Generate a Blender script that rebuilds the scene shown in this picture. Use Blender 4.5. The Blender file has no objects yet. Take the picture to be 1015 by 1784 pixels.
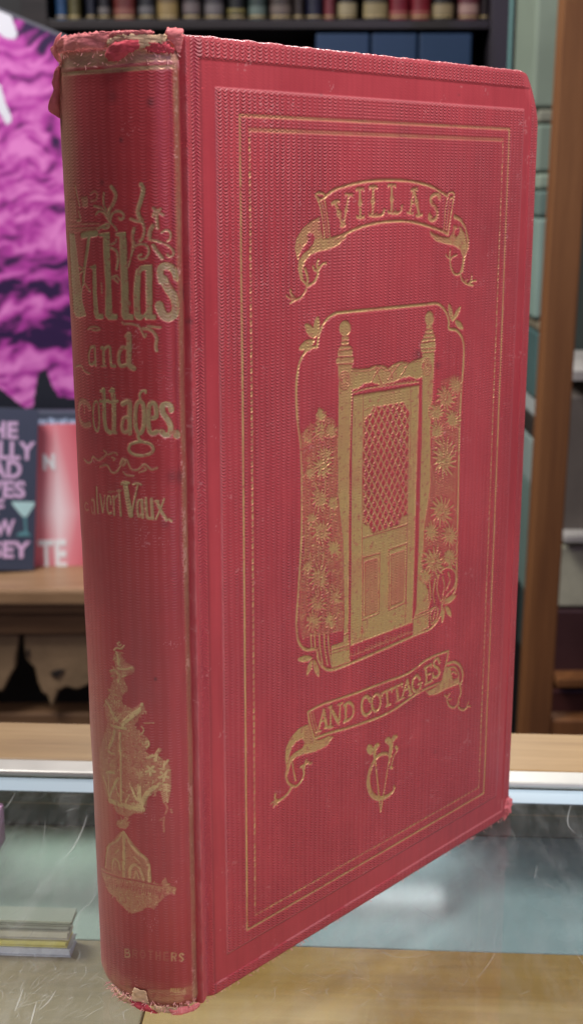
import bpy, math, random
import numpy as np
from mathutils import Vector, Matrix, noise as mnoise
random.seed(7); rng = np.random.RandomState(11)
S = bpy.context.scene
COL = S.collection
R = math.radians
# ------------------------------------------------------------------ camera
PITCH = R(14.07); FPX = 2297.7; CX, CY = 507.5, 892.0
CAM = Vector((0.0230, -0.3032, 0.2087))
cd = bpy.data.cameras.new('camera'); cam = bpy.data.objects.new('camera', cd); COL.objects.link(cam)
cam.location = CAM; cam.rotation_euler = (math.pi/2-PITCH, 0, 0)
cd.sensor_fit = 'VERTICAL'; cd.sensor_height = 24; cd.lens = FPX/1784*24
cd.clip_start = 0.01; cd.clip_end = 60
cd.dof.use_dof = True; cd.dof.focus_distance = 0.335; cd.dof.aperture_fstop = 17
S.camera = cam
S.view_settings.view_transform = 'Standard'; S.view_settings.look = 'None'
S.view_settings.gamma = 1; S.view_settings.exposure = 0.0; S.view_settings.use_curve_mapping = False
# ------------------------------------------------------------------ world + lamps (indoor shop light)
W = bpy.data.worlds.new('World'); S.world = W; W.use_nodes = True
bg = W.node_tree.nodes['Background']; bg.inputs[0].default_value = (0.62, 0.60, 0.62, 1); bg.inputs[1].default_value = 0.11
def area(name, loc, target, sx, sy, power, col):
    l = bpy.data.lights.new(name, 'AREA'); l.shape = 'RECTANGLE'; l.size = sx; l.size_y = sy; l.energy = power; l.color = col
    o = bpy.data.objects.new(name, l); COL.objects.link(o); o.location = loc
    d = Vector(target)-Vector(loc); o.rotation_euler = d.to_track_quat('-Z', 'Y').to_euler(); return o
area('added_light_near', (0.225, -0.115, 0.62), (0.06, 0.04, 0.16), 0.36, 0.10, 3.2, (1.0, 0.96, 0.94))  # unseen light added low over the book for the cover's top-to-bottom falloff
area('added_light_right', (1.10, 0.32, 0.86), (0.05, 0.05, 0.26), 0.45, 0.4, 1.7, (1.0, 0.95, 0.97))  # unseen light added at the right for a sheen on the cover
area('ceiling_lamp_far', (0.18, 2.75, 1.72), (0.18, 1.9, 0), 0.45, 0.55, 34, (1.0, 0.98, 0.95))
area('ceiling_lamp_left', (-0.9, 0.6, 1.6), (-0.4, 1.4, 0), 0.9, 0.6, 46, (1.0, 0.97, 0.96))
area('window_light', (0.80, -1.22, 0.75), (0.0, 0.0, 0.15), 0.06, 0.8, 4.2, (0.58, 0.46, 1.0))
# ------------------------------------------------------------------ helpers
def ray(px, py):
    x = (px-CX)/FPX; y = -(py-CY)/FPX; c, s = math.cos(PITCH), math.sin(PITCH)
    return Vector((x, c+y*s, -s+y*c))
def at(px, py, d):
    r = ray(px, py); return CAM + r*(d/r.y)
def onz(px, py, z):
    r = ray(px, py); return CAM + r*((z-CAM.z)/r.z)
def tag(o, label=None, cat=None, group=None, kind=None):
    if label: o['label'] = label
    if cat: o['category'] = cat
    if group: o['group'] = group
    if kind: o['kind'] = kind
    return o
def empty(name, loc=(0, 0, 0), rz=0):
    o = bpy.data.objects.new(name, None); COL.objects.link(o); o.location = loc; o.rotation_euler = (0, 0, rz); o.empty_display_size = 0.02
    return o
def mobj(name, verts, faces, mat, parent=None, smooth=False):
    me = bpy.data.meshes.new(name); me.from_pydata([tuple(v) for v in verts], [], faces); me.update()
    if mat: me.materials.append(mat)
    if smooth:
        for p in me.polygons: p.use_smooth = True
    o = bpy.data.objects.new(name, me); COL.objects.link(o)
    if parent: o.parent = parent
    return o
def bevel(o, w, seg=2):
    m = o.modifiers.new('bevel', 'BEVEL'); m.width = w; m.segments = seg; m.limit_method = 'ANGLE'; return o
def box(name, x0, x1, y0, y1, z0, z1, mat, parent=None, bev=0.0):
    v = [(x, y, z) for z in (z0, z1) for y in (y0, y1) for x in (x0, x1)]
    f = [(0, 2, 3, 1), (4, 5, 7, 6), (0, 1, 5, 4), (2, 6, 7, 3), (0, 4, 6, 2), (1, 3, 7, 5)]
    o = mobj(name, v, f, mat, parent)
    if bev: bevel(o, bev)
    return o
class NT:
    def __init__(s, name):
        s.m = bpy.data.materials.new(name); s.m.use_nodes = True; s.t = s.m.node_tree; s.t.nodes.clear()
        s.out = s.n('ShaderNodeOutputMaterial')
    def n(s, ty, **k):
        x = s.t.nodes.new(ty)
        for a, b in k.items(): setattr(x, a, b)
        return x
    def l(s, a, b): s.t.links.new(a, b)
    def put(s, sock, v):
        if isinstance(v, bpy.types.NodeSocket): s.l(v, sock)
        else: sock.default_value = v
    def math(s, op, a, b=0.0, c=0.0):
        x = s.n('ShaderNodeMath', operation=op)
        s.put(x.inputs[0], a); s.put(x.inputs[1], b)
        if op in ('MULTIPLY_ADD', 'PINGPONG') : s.put(x.inputs[2], c)
        return x.outputs[0]
    def mix(s, f, a, b, bl='MIX'):
        x = s.n('ShaderNodeMix', data_type='RGBA', blend_type=bl); s.put(x.inputs[0], f); s.put(x.inputs[6], a); s.put(x.inputs[7], b); return x.outputs[2]
    def ramp(s, f, stops):
        x = s.n('ShaderNodeValToRGB'); s.put(x.inputs[0], f); e = x.color_ramp.elements
        while len(e) < len(stops): e.new(0.5)
        for i, (p, c) in enumerate(stops): e[i].position = p; e[i].color = tuple(c)+(1,) if len(c) == 3 else c
        return x.outputs[0]
    def noise(s, vec, scale, detail=3, rough=0.5, dist=0.0):
        x = s.n('ShaderNodeTexNoise'); s.put(x.inputs['Scale'], scale); x.inputs['Detail'].default_value = detail
        x.inputs['Roughness'].default_value = rough; x.inputs['Distortion'].default_value = dist
        if vec is not None: s.l(vec, x.inputs['Vector'])
        return x.outputs[0]
    def vmap(s, vec, scale=(1, 1, 1), loc=(0, 0, 0), rot=(0, 0, 0)):
        x = s.n('ShaderNodeMapping'); x.inputs['Scale'].default_value = scale; x.inputs['Location'].default_value = loc; x.inputs['Rotation'].default_value = rot
        s.l(vec, x.inputs['Vector']); return x.outputs[0]
    def bsdf(s, **k):
        x = s.n('ShaderNodeBsdfPrincipled')
        for a, b in k.items(): s.put(x.inputs[a.replace('_', ' ')], b)
        s.l(x.outputs[0], s.out.inputs[0]); return x
    def bump(s, h, dist, strength=1.0, normal=None):
        x = s.n('ShaderNodeBump'); s.l(h, x.inputs['Height']); x.inputs['Distance'].default_value = dist; x.inputs['Strength'].default_value = strength
        if normal: s.l(normal, x.inputs['Normal'])
        return x.outputs[0]
def lin(r, g, b):
    f = lambda c: (c/255/12.92) if c <= 10 else ((c/255+0.055)/1.055)**2.4
    return (f(r), f(g), f(b), 1)
def plain(name, rgb, rough=0.5, metal=0.0, var=0.15, scale=20, bump=0.0, bd=0.0005, coat=0.0):
    k = NT(name); tc = k.n('ShaderNodeTexCoord').outputs['Object']
    n = k.noise(tc, scale, 4, 0.6)
    c = k.mix(n, tuple(x*(1-var) for x in rgb[:3])+(1,), tuple(min(1, x*(1+var)) for x in rgb[:3])+(1,))
    r = k.math('MULTIPLY_ADD', n, 0.2, rough-0.1)
    b = k.bsdf(Base_Color=c, Roughness=r, Metallic=metal, Coat_Weight=coat)
    if bump: k.l(k.bump(k.noise(tc, scale*6, 4, 0.6), bd, bump), b.inputs['Normal'])
    return k.m
def wood(name, dark, mid, light, sx=1.5, scale=14, rough=0.45, axis='x', grain=0.4):
    k = NT(name); tc = k.n('ShaderNodeTexCoord').outputs['Object']
    sc = {'x': (sx, 18, 18), 'z': (18, 18, sx), 'y': (18, sx, 18)}[axis]
    v = k.vmap(tc, sc)
    n1 = k.noise(v, scale/8, 5, 0.6, 1.2); n2 = k.noise(v, scale, 6, 0.7, 0.3)
    f = k.math('MULTIPLY_ADD', n2, 0.35, k.math('MULTIPLY', n1, 0.68))
    c = k.ramp(f, [(0.30, dark[:3]), (0.5, mid[:3]), (0.70, light[:3])])
    b = k.bsdf(Base_Color=c, Roughness=rough)
    k.l(k.bump(n2, 0.0004, grain), b.inputs['Normal'])
    return k.m
# ================================================================== BOOK
PHI = R(47.47)
BH = 240.0; BW = 143.0
cP, sP = math.cos(PHI), math.sin(PHI)
def to_local(v):          # world vector -> book frame (mm): u along board, z out of the front cover, v up
    return np.array([(v.x*cP+v.y*sP)*1000, (v.x*sP-v.y*cP)*1000, v.z*1000])   # u, z, v
CL = to_local(CAM)
def lray(px, py): return to_local(ray(px, py))
def cov(px, py):
    d = lray(px, py); t = -CL[1]/d[1]; p = CL+t*d; return (p[0], p[2])
# ---- spine cross-section (u, z) from front hinge to back hinge
def catmull(P, n=12, closed=False):
    P = [np.array(p, float) for p in P]; out = []
    m = len(P)
    for i in range(m if closed else m-1):
        if closed: p0, p1, p2, p3 = P[(i-1) % m], P[i], P[(i+1) % m], P[(i+2) % m]
        else: p0, p1, p2, p3 = P[max(i-1, 0)], P[i], P[i+1], P[min(i+2, m-1)]
        for j in range(n):
            t = j/n
            out.append(0.5*((2*p1)+(-p0+p2)*t+(2*p0-5*p1+4*p2-p3)*t*t+(-p0+3*p1-3*p2+p3)*t**3))
    if not closed: out.append(P[-1])
    return np.array(out)
SEC = catmull([(-0.3, -1.3), (-1.2, -1.0), (-3.6, -1.0), (-7.2, -2.9), (-10.6, -7.6), (-12.6, -14), (-12.6, -20), (-11.2, -26), (-8.5, -31.0), (-6.2, -33.6), (-4.0, -35.2), (-1.5, -36.5), (0, -37.5)], 24)
sl = np.r_[0, np.cumsum(np.hypot(*np.diff(SEC, axis=0).T))]; SL = sl[-1]
def sec(s): return np.stack([np.interp(s, sl, SEC[:, 0]), np.interp(s, sl, SEC[:, 1])], -1)
def grow(v): return 1+0.075*(np.clip(v, 0, None)/240)**1.4
def proj(u, z, v):        # book frame mm -> pixel
    x = (u*cP+z*sP)/1000-CAM.x; y = (u*sP-z*cP)/1000-CAM.y; h = v/1000-CAM.z
    c, s = math.cos(PITCH), math.sin(PITCH)
    dep = y*c-h*s; up = y*s+h*c
    return CX+FPX*x/dep, CY-FPX*up/dep
_ss = np.linspace(0, SL, 300)
def spn(px, py):          # pixel -> (s, v) on the rounded spine
    v = 120.0
    for _ in range(7):
        q = sec(_ss)*grow(v); X, Y = proj(q[:, 0], q[:, 1], v)
        k = int(np.argmin(X)); xs = X[:k+1][::-1]; s = np.interp(px, xs, _ss[:k+1][::-1]); y = np.interp(px, xs, Y[:k+1][::-1])
        q = sec(s)*grow(v); _, y2 = proj(q[0], q[1], v+1); _, y1 = proj(q[0], q[1], v)
        v += (py-y1)/(y2-y1)
    return (float(s), float(v))
# ---- relief painter
class Relief:
    def __init__(s, u0, u1, v0, v1, du, dv):
        s.nu = int(round((u1-u0)/du))+1; s.nv = int(round((v1-v0)/dv))+1
        s.u = np.linspace(u0, u1, s.nu); s.v = np.linspace(v0, v1, s.nv)
        s.du = s.u[1]-s.u[0]; s.dv = s.v[1]-s.v[0]
        s.G = np.zeros((s.nv, s.nu), np.float32); s.I = np.zeros((s.nv, s.nu), np.int32); s.aa = 0.22
        s.names = {0: None}
    def win(s, a, b, c, d):
        i0 = max(int((a-s.u[0])/s.du)-1, 0); i1 = min(int((b-s.u[0])/s.du)+3, s.nu)
        j0 = max(int((c-s.v[0])/s.dv)-1, 0); j1 = min(int((d-s.v[0])/s.dv)+3, s.nv)
        return i0, i1, j0, j1
    def comp(s, w, M, g, pid, cut):
        i0, i1, j0, j1 = w; A = s.G[j0:j1, i0:i1]
        if cut: A *= (1-M*g)
        else:
            np.maximum(A, M*g, out=A); s.I[j0:j1, i0:i1][M > 0.5] = pid
    def stroke(s, P, w, pid=0, g=1.0, cut=False, taper=(1, 1), sm=True, belly=0.0):
        P = np.array(P, float)
        if sm and len(P) > 2: P = catmull(P, 5)
        n = len(P); t = np.linspace(0, 1, n)
        wd = w*(taper[0]+(taper[1]-taper[0])*t)+w*belly*np.sin(np.pi*t)
        pad = wd.max()/2+0.3
        a, b, c, d = P[:, 0].min()-pad, P[:, 0].max()+pad, P[:, 1].min()-pad, P[:, 1].max()+pad
        W_ = s.win(a, b, c, d); i0, i1, j0, j1 = W_
        if i1 <= i0 or j1 <= j0: return
        M = np.zeros((j1-j0, i1-i0), np.float32)
        for k in range(n-1):
            p, q = P[k], P[k+1]; wk = max(wd[k], wd[k+1])/2+0.3
            x = s.win(min(p[0], q[0])-wk, max(p[0], q[0])+wk, min(p[1], q[1])-wk, max(p[1], q[1])+wk)
            if x[1] <= x[0] or x[3] <= x[2]: continue
            U, V = np.meshgrid(s.u[x[0]:x[1]], s.v[x[2]:x[3]])
            e = q-p; L = e@e+1e-9; tt = np.clip(((U-p[0])*e[0]+(V-p[1])*e[1])/L, 0, 1)
            dist = np.hypot(U-p[0]-tt*e[0], V-p[1]-tt*e[1]); ww = (wd[k]+(wd[k+1]-wd[k])*tt)/2
            m = np.clip((ww-dist)/s.aa+0.5, 0, 1)
            sub = M[x[2]-j0:x[3]-j0, x[0]-i0:x[1]-i0]; np.maximum(sub, m, out=sub)
        s.comp(W_, M, g, pid, cut)
    def inside(s, P, W_, ss=3):
        i0, i1, j0, j1 = W_; M = np.zeros((j1-j0, i1-i0), np.float32); n = len(P)
        for a in range(ss):
            for b in range(ss):
                U = s.u[i0:i1]+((a+.5)/ss-.5)*s.du; V = s.v[j0:j1]+((b+.5)/ss-.5)*s.dv
                U, V = np.meshgrid(U, V); ins = np.zeros(U.shape, bool)
                for k in range(n):
                    x1, y1 = P[k]; x2, y2 = P[(k+1) % n]
                    if y1 == y2: continue
                    c = ((y1 > V) != (y2 > V)) & (U < (x2-x1)*(V-y1)/(y2-y1)+x1); ins ^= c
                M += ins/ss/ss
        return M
    def fill(s, P, pid=0, g=1.0, cut=False, sm=False):
        P = catmull(P, 5, True) if sm else np.array(P, float)
        W_ = s.win(P[:, 0].min(), P[:, 0].max(), P[:, 1].min(), P[:, 1].max())
        if W_[1] <= W_[0] or W_[3] <= W_[2]: return
        s.comp(W_, s.inside(P, W_), g, pid, cut)
def blur(A, n=1):
    for _ in range(n):
        B = np.pad(A, 1, mode='edge'); A = (B[:-2, 1:-1]+B[2:, 1:-1]+B[1:-1, :-2]+B[1:-1, 2:]+2*B[1:-1, 1:-1])/6
    return A
def vnoise(nv, nu, cell, seed):       # smooth value noise, cell in samples
    r = np.random.RandomState(seed); gy, gx = int(nv/cell)+3, int(nu/cell)+3; g = r.rand(gy, gx)
    y = np.arange(nv)/cell; x = np.arange(nu)/cell; yi = y.astype(int); xi = x.astype(int)
    fy = y-yi; fx = x-xi; fy = (fy*fy*(3-2*fy))[:, None]; fx = (fx*fx*(3-2*fx))[None]
    a = g[yi][:, xi]; b = g[yi][:, xi+1]; c = g[yi+1][:, xi]; d = g[yi+1][:, xi+1]
    return (a*(1-fx)+b*fx)*(1-fy)+(c*(1-fx)+d*fx)*fy
def grid_objects(base, parent, P, U, V, mask, ids, names, mat):
    """one mesh per id cut out of a single relief surface, normals shared across the cuts"""
    nv, nu = P.shape[:2]
    du = np.gradient(P, axis=1); dv = np.gradient(P, axis=0); N = np.cross(du, dv); N /= np.linalg.norm(N, axis=2, keepdims=True)
    idx = np.arange(nv*nu).reshape(nv, nu)
    Q = np.stack([idx[:-1, :-1], idx[:-1, 1:], idx[1:, 1:], idx[1:, :-1]], -1).reshape(-1, 4)
    fid = np.minimum(ids[:-1, :-1], 99).reshape(-1)
    Pf = P.reshape(-1, 3); Nf = N.reshape(-1, 3); mf = mask.reshape(-1, 4); UVf = np.stack([U, V], -1).reshape(-1, 2)
    root = None
    for pid in [0]+[p for p in names if p]:
        q = Q[fid == pid]
        if len(q) == 0: continue
        used, inv = np.unique(q.reshape(-1), return_inverse=True); q2 = inv.reshape(-1, 4).astype(np.int32)
        nm = base if pid == 0 else names[pid]
        me = bpy.data.meshes.new(nm)
        me.vertices.add(len(used)); me.vertices.foreach_set('co', Pf[used].astype(np.float32).reshape(-1))
        me.loops.add(len(q2)*4); me.loops.foreach_set('vertex_index', q2.reshape(-1))
        me.polygons.add(len(q2)); me.polygons.foreach_set('loop_start', np.arange(0, len(q2)*4, 4, dtype=np.int32))
        me.polygons.foreach_set('use_smooth', np.ones(len(q2), bool))
        me.update(calc_edges=True)
        at_ = me.attributes.new('stamp', 'FLOAT_COLOR', 'POINT'); at_.data.foreach_set('color', mf[used].astype(np.float32).reshape(-1))
        uv = me.uv_layers.new(name='mm'); uv.data.foreach_set('uv', UVf[used][q2.reshape(-1)].astype(np.float32).reshape(-1))
        me.materials.append(mat); me.validate()
        me.normals_split_custom_set_from_vertices(Nf[used].astype(np.float32).tolist())
        o = bpy.data.objects.new(nm, me); COL.objects.link(o)
        if pid == 0: root = o; o.parent = parent
        else: o.parent = root
    return root
# ---- cloth material shared by cover and spine
def cloth_material(name, pitch, row, wav, base1, base2, goldc, ribd, rough=.40, met=.55, spec=.45):
    k = NT(name)
    uv = k.n('ShaderNodeUVMap', uv_map='mm').outputs[0]; sp = k.n('ShaderNodeSeparateXYZ'); k.l(uv, sp.inputs[0]); u, v = sp.outputs[0], sp.outputs[1]
    a = k.n('ShaderNodeAttribute', attribute_name='stamp'); sc = k.n('ShaderNodeSeparateColor'); k.l(a.outputs['Color'], sc.inputs[0])
    gold, rib, wear, grime_and_dark = sc.outputs[0], sc.outputs[1], sc.outputs[2], a.outputs['Alpha']
    wob = k.noise(k.vmap(uv, (0.25, 0.06, 1)), 1.0, 3)
    uu = k.math('ADD', k.math('DIVIDE', u, pitch), k.math('MULTIPLY', wob, 0.5))
    tri = k.math('PINGPONG', uu, 0.5)                        # 0..0.5 across one rib
    arc = k.math('SINE', k.math('MULTIPLY', tri, math.pi))    # 0..1 inside the rib
    ph = k.math('MULTIPLY_ADD', arc, wav, k.math('DIVIDE', v, row))
    wv = k.math('SINE', k.math('MULTIPLY', ph, 2*math.pi))
    amp = k.math('MULTIPLY_ADD', arc, 0.75, 0.25)
    h = k.math('MULTIPLY_ADD', k.math('MULTIPLY', wv, amp), 0.5, k.math('MULTIPLY', arc, 0.22))
    irr = k.noise(k.vmap(uv, (0.12, 0.05, 1)), 1.0, 4)
    h = k.math('MULTIPLY', h, k.math('MULTIPLY', rib, k.math('MULTIPLY_ADD', k.ramp(irr, [(0.32, (0, 0, 0)), (0.68, (1, 1, 1))]), 0.85, 0.45)))
    fine = k.noise(uv, 5.0, 3, 0.6)
    h2 = k.math('MULTIPLY_ADD', fine, 0.16, h)
    nrm = k.bump(h2, ribd, 0.9)
    nA = k.noise(k.vmap(uv, (0.02, 0.012, 1)), 1.0, 5, 0.6); nB = k.noise(k.vmap(uv, (0.5, 0.03, 1)), 1.0, 4, 0.6)
    f = k.math('MULTIPLY_ADD', nB, 0.35, k.math('MULTIPLY', nA, 0.65))
    c = k.mix(k.ramp(f, [(0.35, (0, 0, 0)), (0.65, (1, 1, 1))]), base1, base2)
    c = k.mix(k.math('MULTIPLY', grime_and_dark, 0.75), c, (0.045, 0.016, 0.02, 1))
    sp_ = k.noise(uv, 1.3, 3, 0.8)
    c = k.mix(k.ramp(sp_, [(0.70, (0, 0, 0)), (0.76, (0.35, 0.35, 0.35))]), c, (0.06, 0.01, 0.02, 1))
    hi = k.math('MULTIPLY', k.ramp(k.math('MULTIPLY', wv, arc), [(0.55, (0, 0, 0)), (1.0, (1, 1, 1))]), k.math('MULTIPLY', rib, 0.27))
    c = k.mix(hi, c, (0.68, 0.28, 0.30, 1))              # highlights on the grain tops, painted into the cloth colour
    c = k.mix(k.math('MULTIPLY', wear, 0.85), c, (0.66, 0.33, 0.32, 1))
    gn = k.noise(k.vmap(uv, (0.7, 0.7, 1)), 1.0, 5, 0.7)
    gm = k.math('MULTIPLY', gold, k.ramp(gn, [(0.28, (0.45, 0.45, 0.45)), (0.45, (1, 1, 1))]))
    gc = k.mix(gn, goldc, tuple(x*1.35 for x in goldc[:3])+(1,))
    col = k.mix(gm, c, gc)
    rr = k.math('MULTIPLY_ADD', fine, 0.12, rough-.02)
    b = k.bsdf(Base_Color=col, Roughness=k.math('SUBTRACT', rr, k.math('MULTIPLY', gm, 0.02)), Metallic=k.math('MULTIPLY', gm, met),
               Sheen_Weight=0.07, Sheen_Roughness=0.5, Specular_IOR_Level=spec)
    b.inputs['Sheen Tint'].default_value = (1.0, 0.75, 0.78, 1)
    k.l(nrm, b.inputs['Normal'])
    return k.m
RED1, RED2 = (0.33, 0.026, 0.038, 1), (0.48, 0.052, 0.066, 1)
GOLD = (0.54, 0.37, 0.155, 1)
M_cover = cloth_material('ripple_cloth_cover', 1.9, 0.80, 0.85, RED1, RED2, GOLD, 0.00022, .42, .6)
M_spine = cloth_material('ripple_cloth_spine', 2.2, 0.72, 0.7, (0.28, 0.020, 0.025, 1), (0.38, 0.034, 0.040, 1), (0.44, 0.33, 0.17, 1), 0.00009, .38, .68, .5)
M_torn = plain('torn_red_cloth', lin(226, 128, 128), 0.88, 0, 0.35, 260, 0.6, 0.0003)
M_torn2 = plain('torn_dark_red_cloth', lin(188, 66, 78), 0.85, 0, 0.2, 300, 0.5, 0.0002)
M_paper = plain('exposed_lining_paper', lin(205, 172, 138), 0.85, 0, 0.22, 400, 0.4, 0.0001)
M_pages = plain('page_paper', (0.62, 0.55, 0.42, 1), 0.8)
M_fray = plain('frayed_threads', lin(232, 170, 165), 0.8, 0, 0.15, 300)
M_fab = None
book = empty('book', (0, 0, 0), PHI)
tag(book, 'tall worn red cloth book with gilt doorway standing upright on the glass counter', 'book')
def L2(u, z, v): return (u/1000, -z/1000, v/1000)
# ------------------------------------------------------------------ front cover art
C = Relief(-0.9, BW, 0.0, BH, 0.26, 0.24)
def Z(x0, y0, sc): return lambda pts: [cov(x0+a/sc, y0+b/sc) for a, b in pts]
Za, Zb, Zc, Zd = Z(480, 290, 2.743), Z(500, 510, 3.076), Z(500, 780, 3.076), Z(460, 1120, 2.671)
C.names.update({1: 'gilt_border_line', 2: 'gilt_dashed_line', 3: 'gilt_upper_banner', 4: 'gilt_title_word', 5: 'gilt_panel_border', 6: 'gilt_newel_post',
                7: 'gilt_newel_post', 8: 'gilt_carved_rail', 9: 'gilt_door', 10: 'gilt_lattice', 11: 'gilt_flowering_vine', 12: 'gilt_flowering_vine',
                13: 'gilt_grass', 14: 'gilt_lower_banner', 15: 'gilt_title_words', 16: 'gilt_monogram', 17: 'gilt_leaf_sprig', 18: 'gilt_leaf_sprig', 19: 'gilt_leaf_sprig', 20: 'gilt_leaf_sprig'})
GL, GR, GT, GB, GD = 16.6, 15.8, 16.6, 14.2, 3.1
def rect(l, r, t, b): return [(l, b), (BW-r, b), (BW-r, BH-t), (l, BH-t)]
o_ = rect(GL, GR, GT, GB); i_ = rect(GL+GD, GR+GD, GT+GD, GB+GD)
for k in range(4):
    C.stroke([o_[k], o_[(k+1) % 4]], 0.8 if k == 2 else 0.62, 1, 0.85 if k != 2 else 0.55, sm=False)
    a, b = np.array(i_[k]), np.array(i_[(k+1) % 4]); n = int(np.linalg.norm(b-a)/1.9)
    if k == 2: C.stroke([a, b], 0.95, 2, 0.42, sm=False)
    else:
        for j in range(n):
            p = a+(b-a)*j/n; q = a+(b-a)*(j+0.48)/n; C.stroke([p, q], 0.62, 2, 0.35+0.55*rng.rand(), sm=False)
# upper banner
st = lambda z, pts, w, pid, **k: C.stroke(z(pts), w, pid, **k)
B3 = dict(pid=3)
st(Za, [(232,150),(270,118),(320,98),(390,80),(450,70),(520,66),(600,67),(670,76),(740,95),(790,122),(822,145)], 0.7, 3)
st(Za, [(235,352),(270,345),(320,328),(380,300),(440,280),(500,268),(560,262),(620,262),(680,272),(740,290),(790,308),(822,325)], 0.7, 3)
st(Za, [(232,150),(215,158),(197,148),(192,135),(205,127),(226,130),(238,142)], 0.55, 3)
st(Za, [(822,145),(826,130),(840,122),(852,132),(848,146),(832,152)], 0.55, 3)
st(Za, [(197,145),(210,180),(222,230),(230,290),(235,350)], 0.6, 3)
st(Za, [(215,160),(228,200),(236,250),(243,300),(248,348)], 0.3, 3, g=.7)
st(Za, [(232,155),(240,195),(248,250),(255,300),(260,345)], 0.4, 3)
st(Za, [(850,146),(842,200),(832,260),(822,325)], 0.6, 3)
st(Za, [(832,152),(826,200),(818,260),(812,310)], 0.35, 3, g=.7); st(Za, [(820,150),(810,200),(806,260),(802,305)], 0.35, 3)
C.fill(Za([(210,242),(168,262),(127,298),(100,345),(92,390),(103,440),(112,452),(112,430),(126,395),(150,365),(157,345),(150,330),(160,318),(180,322),(188,345),(180,370),(160,395),(130,420),(110,455),(107,490),(118,540),(150,575),(152,565),(132,540),(127,500),(140,455),(165,424),(200,408),(250,397),(300,377),(330,347),(342,318),(300,348),(230,354),(215,300)]), 3, .95)
for y in range(265, 345, 9): st(Za, [(150+(345-y)*.35, y+8), (214+(y-250)*.15, y+2)], 0.18, 3, cut=True, g=.7)
st(Za, [(140,490),(152,530),(148,580),(125,622),(92,640),(68,655)], 0.75, 3, taper=(1, .6)); st(Za, [(70,590),(75,612),(95,636)], 0.6, 3); st(Za, [(52,618),(70,630),(92,640)], 0.5, 3); st(Za, [(150,572),(182,555),(200,520),(205,485)], 0.7, 3)
st(Za, [(178,478),(186,495),(203,500)], 0.6, 3); st(Za, [(203,448),(198,470),(205,492)], 0.7, 3); st(Za, [(240,462),(222,468),(206,492)], 0.6, 3)
C.fill(Za([(850,228),(885,248),(908,290),(922,350),(920,390),(905,430),(898,470),(893,510),(882,500),(890,465),(893,430),(880,398),(850,378),(810,370),(765,357),(742,335),(733,308),(760,325),(800,338),(830,340),(845,310),(848,280),(862,285),(870,292),(858,302),(852,325),(862,340),(876,322),(880,300),(872,286),(885,292),(902,322),(912,365),(908,400),(915,360),(905,300),(880,262),(850,250)]), 3, .95)
for y in range(250, 330, 9): st(Za, [(838, y), (868-(y-250)*.1, y+6)], 0.18, 3, cut=True, g=.7)
st(Za, [(893,480),(878,512),(855,515),(838,490),(832,455),(832,430)], 0.6, 3); st(Za, [(812,422),(822,436),(834,440)], 0.5, 3); st(Za, [(832,402),(830,425),(834,442)], 0.6, 3); st(Za, [(862,425),(845,430),(836,445)], 0.5, 3)
st(Za, [(880,505),(888,540),(910,560),(940,568)], 0.6, 3); st(Za, [(935,518),(932,545),(920,560)], 0.5, 3); st(Za, [(955,545),(940,548),(922,562)], 0.5, 3); st(Za, [(905,548),(912,540)], 0.4, 3)
# VILLAS, Tuscan letters with forked serifs and a swelling half way up each stem
def tusc(z, a, b, w, pid, fork=(1, 1), bulge=True):
    a = np.array(a, float); b = np.array(b, float); C.stroke(z([a, b]), w, pid, sm=False)
    d = (b-a)/np.linalg.norm(b-a); n = np.array([-d[1], d[0]])
    if bulge: m = (a+b)/2; C.stroke(z([m-d*8, m, m+d*8]), w*1.9, pid, taper=(.5, .5), belly=.5)
    for p, q, f in ((a, d, fork[0]), (b, -d, fork[1])):
        if f:
            for s_ in (-1, 1): C.stroke(z([p+q*14*f, p+n*s_*6*f+q*3*f, p+n*s_*15*f+q*1*f, p+n*s_*17*f+q*9*f]), w*.85, pid, taper=(1, .8))
LW = 0.85
tusc(Za, (284,168), (322,284), LW*1.15, 4, (1, .6)); tusc(Za, (350,132), (324,284), LW*.8, 4, (1, 0))
tusc(Za, (402,106), (405,246), LW, 4); tusc(Za, (466,96), (463,236), LW*1.1, 4)
st(Za, [(463,236),(490,236),(512,228),(518,208)], 0.8, 4); tusc(Za, (554,88), (554,222), LW, 4); st(Za, [(554,222),(580,224),(598,214),(602,190)], 0.8, 4)
tusc(Za, (660,108), (640,226), LW*.75, 4, (0, .8)); tusc(Za, (660,108), (686,236), LW*1.1, 4, (.8, .8)); st(Za, [(646,182),(664,176),(682,186)], 0.45, 4)
st(Za, [(784,156),(782,138),(762,134),(742,148),(742,172),(758,192),(770,214),(768,242),(750,258),(732,248),(734,228)], 0.85, 4, belly=.35); st(Za, [(784,142),(776,152)], .8, 4); st(Za, [(732,232),(742,240)], .8, 4)
# lower banner
st(Zd, [(203,322),(260,290),(340,262),(420,235),(500,205),(580,175),(650,150),(700,120),(740,88),(790,60),(855,38)], 0.65, 14)
st(Zd, [(235,445),(300,420),(380,398),(460,372),(540,342),(610,305),(660,270),(720,230),(780,200),(825,182)], 0.7, 14)
st(Zd, [(855,38),(850,70),(840,120),(826,180)], 0.55, 14); st(Zd, [(203,322),(210,370),(222,410),(235,445)], 0.6, 14)
st(Zd, [(215,325),(224,370),(236,410),(246,438)], 0.35, 14, g=.8); st(Zd, [(226,322),(236,370),(248,410),(257,434)], 0.3, 14, g=.6)
C.fill(Zd([(206,378),(162,398),(122,442),(102,490),(98,545),(106,585),(113,560),(118,520),(130,485),(150,458),(178,446),(188,462),(180,488),(150,505),(122,530),(108,580),(106,625),(114,600),(124,560),(150,530),(185,518),(240,505),(290,480),(322,437),(300,432),(262,450),(232,452),(214,410)]), 14, .95)
for y in range(392, 470, 8): st(Zd, [(188, y+6), (215+(y-392)*.2, y)], 0.2, 14, cut=True, g=.75)
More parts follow.
